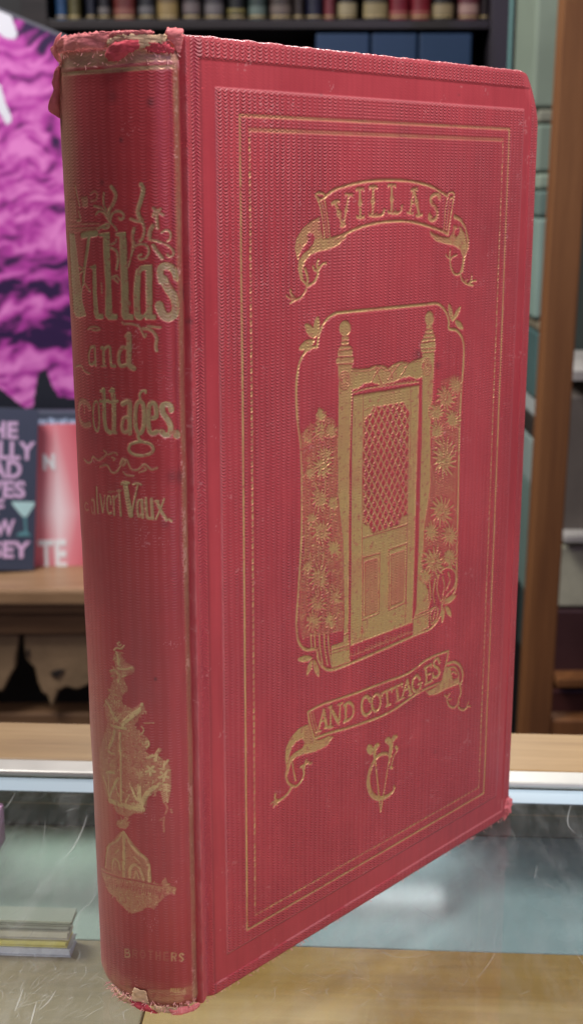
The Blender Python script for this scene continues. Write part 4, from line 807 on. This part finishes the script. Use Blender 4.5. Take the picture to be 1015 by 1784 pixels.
for pts, w, a in (([(152,1420),(146,1440),(136,1462),(122,1485),(105,1502)],.0007,.55),([(79,1430),(78,1450),(74,1480)],.0004,.3),([(72,1535),(66,1550),(57,1561)],.0004,.4),([(110,1415),(125,1410),(137,1407)],.0005,.35),([(53,1438),(80,1441),(112,1447)],.0004,.3),
                  ([(28,1380),(15,1402),(5,1410)],.0008,.3),([(170,1535),(160,1570),(140,1590),(124,1645)],.0004,.35),([(41,1722),(33,1745),(26,1762)],.0005,.45),([(64,1745),(58,1768),(52,1790)],.0005,.5),([(98,1725),(85,1745),(68,1760)],.0005,.4),([(30,1440),(14,1465),(0,1490)],.0003,.3),
                  ([(994,1400),(988,1425),(990,1440),(1002,1452)],.0006,.5),([(935,1510),(930,1530)],.0005,.3),([(948,1540),(965,1548)],.0006,.35),([(705,1570),(745,1595),(770,1605)],.0003,.25),([(865,1655),(850,1680),(830,1705)],.0006,.25),([(1000,1655),(1015,1680)],.0005,.3),([(640,1640),(690,1668),(760,1660)],.0005,.25)):
    scp(pts, w*.8, a*.55)
rs = random.Random(12)
for i in range(420):
    reg = rs.random()
    if reg < .42: px, py = rs.uniform(0, 230), rs.triangular(1600, 1784, 1770)
    elif reg < .55: px, py = rs.uniform(0, 180), rs.uniform(1385, 1640)
    elif reg < .90: px, py = rs.gauss(640, 110), rs.gauss(1700, 45)
    else: px, py = rs.uniform(560, 1015), rs.uniform(1450, 1784)
    p = onz(px, py, 0); L = rs.uniform(.0015, .008); a = rs.gauss(1.05, .45) if px < 300 else rs.gauss(.3, .9); c_ = rs.uniform(-.5, .5)
    q1 = (p.x+math.cos(a)*L*.5, p.y+math.sin(a)*L*.5); q2 = (q1[0]+math.cos(a+c_)*L*.5, q1[1]+math.sin(a+c_)*L*.5)
    scratch([(p.x, p.y), q1, q2], rs.uniform(.00006, .0002), rs.uniform(.06, .26))
sc_o = mobj('scratches', SV, SF, M_scr); a_ = sc_o.data.attributes.new('fade', 'FLOAT', 'POINT'); a_.data.foreach_set('value', np.array(SA, np.float32))
sc_o.parent = case; sc_o.matrix_parent_inverse = (Matrix.Translation(case.location) @ Matrix.Rotation(-0.05377, 4, 'Z')).inverted(); sc_o['kind'] = 'stuff'
# booklets lying in the case on the left
def booklet(lab, y0, y1, z0, z1, colr, x1):
    e_ = empty('booklet', (0.02, 0.15, 0), -0.05377); tag(e_, lab, 'booklet', 'booklets stacked inside the counter')
    pg = plain('booklet_pages', lin(*colr), .6, 0, .12, 90)
    box('pages', XL+.2, x1-.0006, y0+.0006, y1, z0+.0004, z1-.0004, pg, e_)
    for zz in (z0, z1-.0004): box('cover', XL+.2, x1, y0, y1, zz, zz+.0004, pg, e_, .0001)
booklet('pale grey booklet lying lowest in the stack inside the left end of the counter', -.0705, -.0610, -.0397, -.0366, (178, 180, 196), -.0660)
booklet('yellow edged booklet second from the bottom of the stack inside the counter', -.0700, -.0608, -.0365, -.0343, (202, 192, 108), -.0672)
booklet('cream edged booklet third from the bottom of the stack inside the counter', -.0692, -.0606, -.0342, -.0312, (190, 186, 172), -.0668)
booklet('grey edged booklet second from the top of the stack inside the counter', -.0690, -.0605, -.0311, -.0293, (150, 152, 140), -.0664)
booklet('pale grey green booklet lying topmost in the stack inside the counter', -.0688, -.0604, -.0292, -.0275, (162, 166, 152), -.0656)
bb = box('card_box', -.1135, -.1085, -.020, .008, -.0397, -.024, plain('purple_card', lin(104, 72, 96), .5, 0, .15, 60), None, .0006); bb.location = (0.02, 0.15, 0); bb.rotation_euler = (0, 0, -0.05377)
tag(bb, 'small purple card box inside the far left of the counter', 'box')
lid = box('green_label', -.1130, -.1112, -.0202, -.0200, -.034, -.0265, plain('green_label_paper', lin(90, 200, 120), .5), bb)
# ================================================================== ROOM
M_floor = plain('dark_shop_floor', (0.07, 0.05, 0.04, 1), .5, 0, .3, 5)
fl_ = box('floor', -4, 4, -3, 4.2, -1.02, -1.0, M_floor); fl_['kind'] = 'structure'
M_wall = plain('dim_brown_wall', (0.05, 0.04, 0.038, 1), .8, 0, .2, 3)
w_ = box('wall', -4, 4, 3.4, 3.5, -1.0, 1.9, M_wall); w_['kind'] = 'structure'
def frame_box(name, p0, p1, d0, d1, mat, parent=None, bev=.0, oy=0):
    """a box whose near face spans two photo corners at depth d0 and which runs back to d1"""
    a, b = at(*p0, d0), at(*p1, d0)
    return box(name, min(a.x, b.x), max(a.x, b.x), CAM.y+d0, CAM.y+d1, min(a.z, b.z), max(a.z, b.z), mat, parent, bev)
# ---- dark bookcase with a row of old books
BD = 2.40
bk = empty('bookcase', (0, CAM.y+BD, -1.0)); tag(bk, 'dark stained bookcase filling the background above the red book', 'bookcase')
M_dk = wood('dark_stained_wood', (0.010, 0.008, 0.009), (0.018, 0.013, 0.014), (0.035, 0.026, 0.026), 1.2, 10, .35)
M_post = plain('dark_violet_grey_paint', lin(60, 54, 62), .45, 0, .15, 8)
def par(o, e):
    o.parent = e; o.matrix_parent_inverse = Matrix.Translation(e.location).inverted(); return o
zs = at(500, 50, BD).z; zt = at(500, 34, BD).z
xl, xr = at(-260, 50, BD).x, at(852, 50, BD).x; xr2 = at(897, 50, BD).x; Y0 = CAM.y+BD
for nm, x0, x1, y0, y1, z0, z1, m in (('shelf_board', xl, xr, Y0, Y0+.26, zs, zt, M_dk), ('shelf_board', xl, xr, Y0, Y0+.26, zs-.34, zs-.32, M_dk), ('shelf_board', xl, xr, Y0, Y0+.26, zs-.68, zs-.66, M_dk), ('shelf_board', xl, xr, Y0, Y0+.26, zt+.33, zt+.35, M_dk),
                                     ('side_post', xr+.001, xr2, Y0-.01, Y0+.27, -1.0, 1.0, M_post), ('side_post', at(40, 50, BD).x, at(84, 50, BD).x, Y0-.004, Y0+.25, -1.0, 1.0, M_dk), ('back_panel', xl, xr, Y0+.261, Y0+.27, -1.0, 1.0, M_black)):
    par(box(nm, x0, x1, y0, y1, z0, z1, m, None, .001), bk)
M_goldb = plain('gilt_label', (0.55, 0.42, 0.2, 1), .4, .3, .2, 80)
def shelf_book(x0, x1, colr, lab, label, hgt=.235, lc=None, dy=0.0, leather=True):
    w = x1-x0; e_ = empty('shelf_book', (x0+w/2, Y0+.03+dy, zt)); tag(e_, label, 'book', 'old books on the dark bookcase shelf')
    m = plain('bookcloth', tuple(x*.55 for x in lin(*colr)[:3])+(1,), .42, 0, .25, 40, .3, .0005)
    n = 10; v = []; f = []
    for z in (0, hgt):
        for i in range(n+1):
            a = math.pi*i/n; v.append((-w/2*.96*math.cos(a), -.010*math.sin(a), z))
        v += [(w/2*.96, .15, z), (-w/2*.96, .15, z)]
    k_ = n+3
    for i in range(k_): f.append((i, (i+1) % k_, k_+(i+1) % k_, k_+i))
    f += [tuple(range(k_))[::-1], tuple(range(k_, 2*k_))]
    mobj('binding', v, f, m, e_)
    def band(nm, z0, z1, mat, out):
        v = []; f = []
        for z in (z0, z1):
            for i in range(n+1):
                a = math.pi*i/n; v.append((-(w/2*.96+out)*math.cos(a), -(.010+out)*math.sin(a), z))
        for i in range(n): f.append((i, i+1, n+2+i, n+1+i))
        f += [tuple(range(n+1))[::-1], tuple(range(n+1, 2*n+2))]
        mobj(nm, v, f, mat, e_)
    for zb in (.03, .078, .126, .174): band('raised_band', zb, zb+.003, m, .0012)
    lm = plain('spine_label', tuple(x*.7 for x in lin(*lc)[:3])+(1,), .5, 0, .2, 90) if lc else M_goldb
    if lab: band('spine_label', lab[0], lab[1], lm, .0006)
    band('gilt_rule', .006, .0085, M_goldb, .0005)
bl = [(97,118,(52,92,140),None,'blue book left of the bookcase row above the torn spine',None),(119,141,(112,104,66),None,'olive gold book beside the blue one at the left of the row',None),
 (150,168,(36,40,58),None,'navy book at the left end of the long shelf row',None),(171,193,(48,44,50),(.012,.022),'charcoal book with a grey label near the left of the row',(120,112,110)),(198,236,(128,54,50),(.012,.02),'brick red leather book above the torn spine head',(150,90,80)),(241,270,(50,50,56),(.012,.024),'dark grey book right of the brick red leather book',(110,106,108)),
 (274,311,(130,106,74),(.01,.03),'tan and gold book in the row above the torn flap',(160,134,84)),(318,350,(74,64,66),(.013,.03),'grey brown book left of two grey books in the row',(118,104,104)),(356,390,(78,72,78),(.012,.028),'dusty grey book beside the black and gold one',(118,110,112)),(396,428,(26,28,28),(.014,.02),'black book with a bright gold label in the row',(150,136,80)),(433,464,(72,88,84),(.01,.024),'grey green book right of the black and gold one',(110,126,118)),(470,508,(90,76,70),(.012,.026),'brown grey book in the middle of the row',(122,106,98)),
 (511,530,(70,58,56),None,'slim brown book left of the navy one',None),(533,562,(34,34,62),None,'dark navy book in the middle of the row',None),(564,584,(150,66,76),None,'slim rose red book right of the navy one',None),(588,622,(40,32,34),(.010,.030),'black book with a wide cream label right of the rose red one',(176,160,124)),(632,676,(38,34,38),(.008,.034),'thick black book with an ornate cream label',(166,148,106)),(678,713,(152,26,48),(.012,.016),'left crimson book of the matching pair',(190,110,100)),
 (715,750,(158,30,50),(.012,.016),'right crimson book of the matching pair',(190,110,100)),(753,790,(44,36,36),(.010,.028),'dark book with a cream label right of the crimson pair',(170,150,114)),(798,834,(132,60,70),(.012,.028),'dusty red book with a pale label near the right end',(190,150,140)),(836,850,(44,28,34),None,'slim dark book at the right end of the row',None)]
for i, (a, b, c, lb, lab, lc) in enumerate(bl): shelf_book(at(a, 50, BD+.02).x, at(b, 50, BD+.02).x, c, lb, lab, .22+.03*((i*7) % 5)/5, lc)
# blue boxes on the shelf below
M_blue = plain('mid_blue_board', lin(32, 58, 92), .55, 0, .25, 4)
for i, (a, b, lb) in enumerate(((548,640,'left blue box file in the dark bookcase behind the top edge'),(642,720,'middle blue box file in the dark bookcase behind the top edge'),(722,812,'right blue box file in the dark bookcase behind the top edge'))):
    x0, x1 = at(a, 60, BD+.08).x, at(b, 60, BD+.08).x; e_ = empty('box_file', ((x0+x1)/2, Y0-.004, zs-.32)); tag(e_, lb, 'box file', 'blue box files on the lower shelf')
    w = (x1-x0)/2*.98; box('case', -w, w, 0, .16, 0.0005, .312, M_blue, e_, .003); box('label_slip', -w*.4, w*.4, -.0008, 0, .12, .17, M_lip, e_)
# ---- magenta printed board on the left
bd = empty('poster_board', at(35, 745, 1.75)); tag(bd, 'tilted board printed with a bright magenta picture of crumpled cloth standing behind the two books', 'poster board')
d0 = 1.75; NX, NY = 150, 300
tl, tr_, br_, bl_ = (-150, -45), (215, 111), (215, 742), (-150, 742)
gx, gy = np.meshgrid(np.linspace(0, 1, NX), np.linspace(0, 1, NY))
PX = tl[0]+(tr_[0]-tl[0])*gx; topy = tl[1]+(tr_[1]-tl[1])*gx; PY = topy+(742-topy)*gy
vs = []; 
def ptat(x, y): return at(x, y, d0+.02*(742-y)/700)
vs = [ptat(PX[j, i], PY[j, i])-Vector(bd.location) for j in range(NY) for i in range(NX)]
fs = [(j*NX+i, (j+1)*NX+i, (j+1)*NX+i+1, j*NX+i+1) for j in range(NY-1) for i in range(NX-1)]
def fn(x, y, z): return mnoise.fractal(Vector((x, y, z)), 1.0, 2.0, 3)
def inpoly(x, y, Pp):
    c = False
    for i in range(len(Pp)):
        x1, y1 = Pp[i]; x2, y2 = Pp[(i+1) % len(Pp)]
        if (y1 > y) != (y2 > y) and x < (x2-x1)*(y-y1)/(y2-y1)+x1: c = not c
    return c
dk = np.array([.030, .010, .060]); mg = np.array([.50, .055, .38]); lt = np.array([.80, .24, .62]); cols = np.zeros((NY*NX, 4), np.float32); cols[:, 3] = 1
wh1 = [(-60,-60),(6,0),(14,12),(22,34),(31,60),(26,69),(12,66),(-60,30)]; wh2 = [(-30,120),(2,150),(10,180),(21,206),(20,212),(12,218),(6,206),(-30,150)]
botl = [(-150,600),(0,676),(45,712),(57,709),(68,649),(81,642),(90,670),(102,691),(130,694),(220,700),(220,800),(-150,800)]
for j in range(NY):
    for i in range(NX):
        x, y = PX[j, i], PY[j, i]
        wx = fn(x*.012, y*.012, 3)*28; wy = fn(x*.012, y*.012, 9)*28
        a = fn((x+wx)*.012, (y+wy+.22*x)*.045, 0); b = fn((x+wy)*.05, (y+wx)*.06, 5); c = 1-abs(fn((x+wx)*.016, (y+.3*x+wy)*.035, 7))*2.6
        t = .62+.55*a+.14*b+.32*(c-.55)
        for yc, h, s_ in ((457,16,.42),(505,20,.62),(560,16,.45),(590,24,.75)): t -= s_*math.exp(-(((y+.06*x+wy*.5)-yc)/h)**2)*(.55+.6*(b+.5))*(1 if x < 150 else .5)
        if y > 600: t += .22*math.exp(-((x-20-(y-600)*.25)/40)**2)
        t -= .7*np.clip((100-y+.5*x-30)/60, 0, 1)
        t = min(max(t, 0), 1); cl = dk+(mg-dk)*min(t/.5, 1) if t < .5 else mg+(lt-mg)*(t-.5)/.5
        if inpoly(x+wx*.05, y, botl): cl = np.array([.016, .018, .028])
        if inpoly(x, y, wh1) or inpoly(x, y, wh2): cl = np.array([.78, .78, .84])
        cols[j*NX+i, :3] = cl
k = NT('magenta_print'); a_ = k.n('ShaderNodeAttribute', attribute_name='print'); k.bsdf(Base_Color=a_.outputs['Color'], Roughness=.4); M_print = k.m
pf = mobj('printed_face', vs, fs, M_print, bd, True); ca = pf.data.attributes.new('print', 'FLOAT_COLOR', 'POINT'); ca.data.foreach_set('color', cols.reshape(-1))
cs = [ptat(*p)-Vector(bd.location) for p in (tl, tr_, br_, bl_)]; off = Vector((0, .012, 0)); o1 = Vector((0, .0006, 0))
M_bedge = plain('grey_board_edge', lin(96, 96, 106), .6)
g_ = .004; ce = [cs[0]+Vector((-g_, 0, g_)), cs[1]+Vector((g_, 0, g_)), cs[2]+Vector((g_, 0, -.001)), cs[3]+Vector((-g_, 0, -.001))]
mobj('backing_board', [c+o1 for c in ce]+[c+off for c in ce], [(0, 3, 2, 1), (4, 5, 6, 7), (0, 1, 5, 4), (1, 2, 6, 5), (2, 3, 7, 6), (3, 0, 4, 7)], M_bedge, bd)
# ---- antique table with carved apron
zt_ = at(70, 1000, 1.62).z
tb = empty('antique_table', (-.45, 1.5, -1.0)); tag(tb, 'old brown table with carved tan apron under the two modern books', 'table')
M_tw = wood('worn_brown_tabletop', (0.16, 0.085, 0.04), (0.32, 0.19, 0.10), (0.46, 0.30, 0.17), 1.2, 10, .4)
M_tw2 = wood('brown_apron_wood', (0.09, 0.045, 0.02), (0.17, 0.09, 0.045), (0.25, 0.14, 0.07), 1.2, 10, .5)
def tbx(nm, px0, px1, y0, y1, dep0, dep1, mt, bev=.002):
    a, b = at(px0, y0, dep0), at(px1, y1, dep0); return par(box(nm, a.x, b.x, CAM.y+dep0, CAM.y+dep1, b.z, a.z, mt, None, bev), tb)
a1 = at(0, 1018, 1.56).z
par(box('tabletop', -1.1, at(470, 1000, 1.6).x, CAM.y+1.555, 1.75, zt_-.022, zt_-.0005, M_tw, None, .004), tb)
par(box('moulding', -1.1, at(468, 1000, 1.6).x, CAM.y+1.565, 1.72, zt_-.036, zt_-.0225, M_tw2, None, .003), tb)
par(box('apron_rail', -1.1, at(464, 1000, 1.6).x, CAM.y+1.575, 1.70, zt_-.066, zt_-.0365, M_tw2, None, .002), tb)
M_tan = plain('mottled_tan_carving', (0.27, 0.175, 0.095, 1), .7, 0, .5, 14, .6, .002)
def extr(name, pts, dep, th, mat, zoom):
    P_ = [at(zoom[0]+a/zoom[2], zoom[1]+b/zoom[2], dep) for a, b in pts]; n = len(P_); off = Vector((0, th, 0))
    o = mobj(name, P_+[p+off for p in P_], [tuple(range(n)), tuple(range(2*n-1, n-1, -1))]+[(i, i+n, (i+1) % n+n, (i+1) % n) for i in range(n)], mat)
    bevel(o, .003, 2); return par(o, tb)
zz = (0, 1000, 4.46)
extr('carved_apron', [(-500,330),(150,390),(150,480),(125,640),(115,740),(70,815),(20,920),(-60,900),(-130,960),(-500,900)][::-1], 1.585, .02, M_tan, zz)
extr('carved_apron', [(205,390),(1200,390),(1200,800),(1000,900),(850,860),(700,860),(660,880),(600,905),(520,880),(450,915),(430,980),(400,1050),(370,950),(330,930),(295,850),(270,735),(205,670),(185,560),(185,450)][::-1], 1.585, .02, M_tan, zz)
extr('painted_hollow', [(385,770),(440,745),(505,742),(470,790),(445,812),(410,795)][::-1], 1.582, .003, plain('painted_hollow_dark', (.02, .012, .008, 1), .8), zz)  # dark patch painting in the depth of a hole in the carving
extr('painted_hollow', [(200,590),(230,580),(236,640),(210,660)][::-1], 1.582, .003, plain('painted_hollow_dark_two', (.05, .03, .02, 1), .8), zz)  # second dark patch, painted as a hollow
for x in (-.62, -.05): par(box('leg', x-.03, x+.03, CAM.y+1.60, CAM.y+1.66, -1.0, zt_-.0665, M_tw2, None, .004), tb)
par(box('lower_rail', -1.1, at(440, 1000, 1.6).x, CAM.y+1.60, CAM.y+1.64, at(0, 1290, 1.6).z, at(0, 1243, 1.6).z, M_tw2, None, .003), tb)
sh = box('dark_cabinet_back', -1.2, .25, CAM.y+1.95, CAM.y+1.97, -1.0, at(0, 720, 1.95).z, M_black); tag(sh, 'black panel standing behind the antique table', 'panel')
# ---- black book with lilac title
def text_mesh(name, txt, size, mat, parent, loc, rot=(math.pi/2, 0, 0), sx=1.0, offset=0.0, align='RIGHT', ext=.0002):
    cu = bpy.data.curves.new(name, 'FONT'); cu.body = txt; cu.size = size; cu.align_x = align; cu.extrude = ext; cu.offset = offset; cu.resolution_u = 4; cu.space_character = 1.02
    o = bpy.data.objects.new(name, cu); COL.objects.link(o); dg = bpy.context.evaluated_depsgraph_get(); me = bpy.data.meshes.new_from_object(o.evaluated_get(dg)); bpy.data.objects.remove(o)
    me.materials.clear(); me.materials.append(mat); o = bpy.data.objects.new(name, me); COL.objects.link(o); o.parent = parent; o.location = loc; o.rotation_euler = rot; o.scale = (sx, 1, 1); return o
def modern_book(name, lab, origin, w, h, t, yaw, roll, cm, left=False):
    e_ = empty(name, origin); e_.rotation_euler = (R(-8), roll, yaw); tag(e_, lab, 'book', 'modern books leaning on the table')
    box('front_cover', -w, 0, 0, .0015, 0, h, cm, e_, .0004); box('page_block', -w+.002, -.003, .0016, t-.0016, .002, h-.002, M_lip, e_); box('back_cover', -w, 0, t-.0015, t, 0, h, M_black if not left else cm, e_, .0004); box('spine', -w-.0015, -w, 0, t, 0, h, cm, e_, .0004)
    return e_
M_char = plain('charcoal_cover', lin(66, 74, 92), .35, 0, .06, 8)
M_lil = plain('lilac_lettering', lin(226, 188, 226), .5, 0, .05, 20)
mb = modern_book('paperback', 'charcoal book with blocky lilac title and a martini glass leaning on the table', at(60, 994, 1.635), .142, .208, .022, R(16), R(5), M_char)
sm = 1/1.405/1000
for txt, ins, y0, y1, wl in (('THE', 36, 723, 755, 56), ('REALLY', 7, 758, 792, 112), ('DEAD', 27, 792, 826, 78), ('WIVES', 20, 829, 861, 100), ('OF', 57, 862, 892, 42), ('NEW', 38, 899, 930, 64), ('JERSEY', 11, 938, 970, 112)):
    h = (y1-y0)*sm*.92
    o = text_mesh('title_lettering', txt, h/.72, M_lil, mb, (-ins*sm, -.0006, (994-y1)*sm*1.0), offset=.0011)
    wd = o.dimensions.x if o.dimensions.x > 0 else .05; nl = len(txt)
    o.scale = (min(1.25, max(.75, nl*25*sm/wd)) if nl < 6 else nl*22.5*sm/wd, 1, 1)
M_teal = plain('pale_teal_print', lin(190, 228, 228), .5); M_teal2 = plain('mid_teal_print', lin(96, 150, 158), .5)
def poly_on(name, pts, mat, parent, y=-.0006):
    P_ = [(-(60+(994-b)*.12-a+ (0))*sm, (994-b)*sm) for a, b in pts]; n = len(P_)
    mobj(name, [(x, y, z) for x, z in P_]+[(x, y+.0004, z) for x, z in P_], [tuple(range(n)), tuple(range(2*n-1, n-1, -1))]+[(i, i+n, (i+1) % n+n, (i+1) % n) for i in range(n)], mat, parent)
poly_on('martini_bowl', [(32,869),(72,869),(71,875),(56,896),(48,896),(33,875)], M_teal, mb)
poly_on('martini_stem', [(50,896),(55,896),(54,922),(60,931),(34,931),(38,926),(50,922)], M_teal2, mb)
# ---- pink book
k = NT('pink_cover_painted_glare'); tc = k.n('ShaderNodeTexCoord').outputs['Object']; sp_ = k.n('ShaderNodeSeparateXYZ'); k.l(tc, sp_.inputs[0])
f = k.math('ADD', k.math('MULTIPLY', k.math('ABSOLUTE', k.math('ADD', sp_.outputs[0], .098)), 15), k.math('MULTIPLY', k.math('ABSOLUTE', k.math('SUBTRACT', sp_.outputs[2], .085)), 3.2)); k.bsdf(Base_Color=k.ramp(f, [(.06, lin(250, 225, 228)[:3]), (.40, lin(232, 140, 150)[:3]), (.85, lin(206, 84, 98)[:3])]), Roughness=.3); M_pink = k.m  # pale centre is glare painted into the pink cover colour
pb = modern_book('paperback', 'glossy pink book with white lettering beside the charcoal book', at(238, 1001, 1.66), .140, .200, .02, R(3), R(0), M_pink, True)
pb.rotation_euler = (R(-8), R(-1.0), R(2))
M_wt = plain('white_lettering', (.9, .9, .9, 1), .5, 0, .02)
text_mesh('title_lettering', 'TE', .052, M_wt, pb, (-.126+.0, -.0006, .012), sx=.62, offset=.0016, align='LEFT'); text_mesh('title_lettering', 'N', .026, M_wt, pb, (-.116, -.0006, .142), sx=.8, offset=.0016, align='LEFT')
gb = empty('grey_book', at(205, 905, 1.70)); tag(gb, 'slate grey book with pale small print standing behind the pink book', 'book'); M_sl = plain('slate_cover', lin(70, 76, 92), .5)
box('cover', -.30, 0, 0, .02, -.005, .145, M_sl, gb, .002); M_pp = plain('pale_blue_print', lin(170, 182, 206), .5)
for k_ in range(14): box('small_print', -.105+k_*.0066, -.105+k_*.0066+.0035+.002*(k_ % 2), -.0006, .0002, .1285, .1345+.002*(k_ % 3 == 0), M_pp, gb)
# ---- right hand side: teal post, column of boxes, wooden door stile and cabinet
tp = frame_box('painted_post', (903, -60), (931, 1500), 1.95, 2.02, plain('teal_paint', lin(122, 170, 166), .5, 0, .12, 5), None, .003); tag(tp, 'pale teal painted post right behind the corner of the red book', 'post')
seg = [(-60,188,(138,152,134),'grey green'),(190,214,(142,142,124),'beige'),(216,300,(130,146,130),'sage'),(302,330,(150,166,146),'light sage'),(332,378,(112,134,124),'dull teal'),(380,556,(142,166,154),'pale mint'),(558,578,(140,130,108),'tan'),(580,698,(84,112,110),'slate teal'),(700,734,(190,196,192),'off white'),(736,774,(58,52,46),'dark brown'),(776,858,(160,176,170),'pale grey'),(860,1058,(120,142,134),'muted green'),(1060,1180,(56,72,70),'dark teal'),(1182,1400,(28,30,30),'black')]
shx = empty('bookcase', (at(950, 0, 1.7).x, CAM.y+1.82, -1.0)); tag(shx, 'narrow dark shelf tower between the teal post and the wooden door stile', 'shelf')
par(box('back_panel', at(934, 0, 1.7).x, at(1010, 0, 1.7).x, CAM.y+1.86, CAM.y+1.88, -1.0, .6, M_black), shx)
for y0, y1, c, nm in seg:
    a, b = at(936, y0, 1.7), at(992, y1, 1.7); o = box('storage_box', a.x, b.x+.01, CAM.y+1.7, CAM.y+1.85, b.z, a.z, plain('box_card_'+nm.replace(' ', '_'), lin(*c), .6, 0, .15, 12), None, .004)
    tag(o, f'{nm} box in the column seen between the red book and the brown wooden post', 'box', 'boxes stacked in the narrow shelf')
stl = empty('cabinet', (at(930, 1279, 1.4).x, CAM.y+1.4, -1.0)); tag(stl, 'glossy brown wooden cabinet with shelves at the right edge behind the counter', 'cabinet')
M_br = wood('warm_brown_varnished_wood', (0.10, 0.034, 0.009), (0.19, 0.070, 0.018), (0.29, 0.12, 0.036), 1.0, 7, .65, 'z')
xa, xb = at(906, 1275, 1.4).x, at(953, 1275, 1.4).x+.003; xt = at(981, 0, 1.4).x
ztop = at(981, -60, 1.4).z; zb = at(906, 1320, 1.4).z
def skew_post(nm, x0b, x1b, x0t, x1t, z0, z1, y0, y1, mt):
    v = [(x0b, y0, z0), (x1b, y0, z0), (x1b, y1, z0), (x0b, y1, z0), (x0t, y0, z1), (x1t, y0, z1), (x1t, y1, z1), (x0t, y1, z1)]
    o = mobj(nm, v, [(0, 3, 2, 1), (4, 5, 6, 7), (0, 1, 5, 4), (1, 2, 6, 5), (2, 3, 7, 6), (3, 0, 4, 7)], mt); bevel(o, .002); return par(o, stl)
Y1 = CAM.y+1.4
skew_post('door_stile', xa, xb, xt, xt+(xb-xa)*1.0, zb, ztop, Y1, Y1+.03, M_br)
par(box('bottom_rail', xb, xb+.5, Y1+.002, Y1+.028, at(960, 1330, 1.4).z, at(960, 1256, 1.4).z, M_br, None, .002), stl)
par(box('cabinet_back', .352, xb+.5, Y1+.26, Y1+.27, -1.0, ztop, plain('green_black_back', lin(48, 58, 52), .7)), stl)
M_ws = plain('white_shelf_edge', lin(170, 166, 160), .6); 
for y0, y1, mt, nm in ((646, 664, M_ws, 'shelf'), (934, 946, M_ws, 'shelf'), (1184, 1198, M_br, 'shelf')):
    a, b = at(985, y0, 1.47), at(985, y1, 1.47); par(box(nm, .338, xb+.5, CAM.y+1.47, CAM.y+1.655, b.z, a.z, mt, None, .001), stl)
for y0, y1, c, lb, off_ in ((690,932,(98,90,82),'tall taupe box on the white cabinet shelf at the right edge',.006),(952,1058,(172,170,148),'pale mottled green and white tin under the lower white shelf',.0),(1062,1182,(62,34,34),'dark maroon box below the mottled tin in the cabinet',.0),(1202,1256,(70,34,28),'low red brown box on the bottom of the cabinet',.004)):
    a, b = at(970, y0, 1.5), at(1060, y1, 1.5); o = box('storage_box', .326+off_, b.x, CAM.y+1.5, CAM.y+1.62, b.z, a.z, plain('cabinet_box_'+str(y0), lin(*c), .5, 0, .5 if y0 == 952 else .25, 30), None, .003); tag(o, lb, 'box', 'boxes inside the brown cabinet')
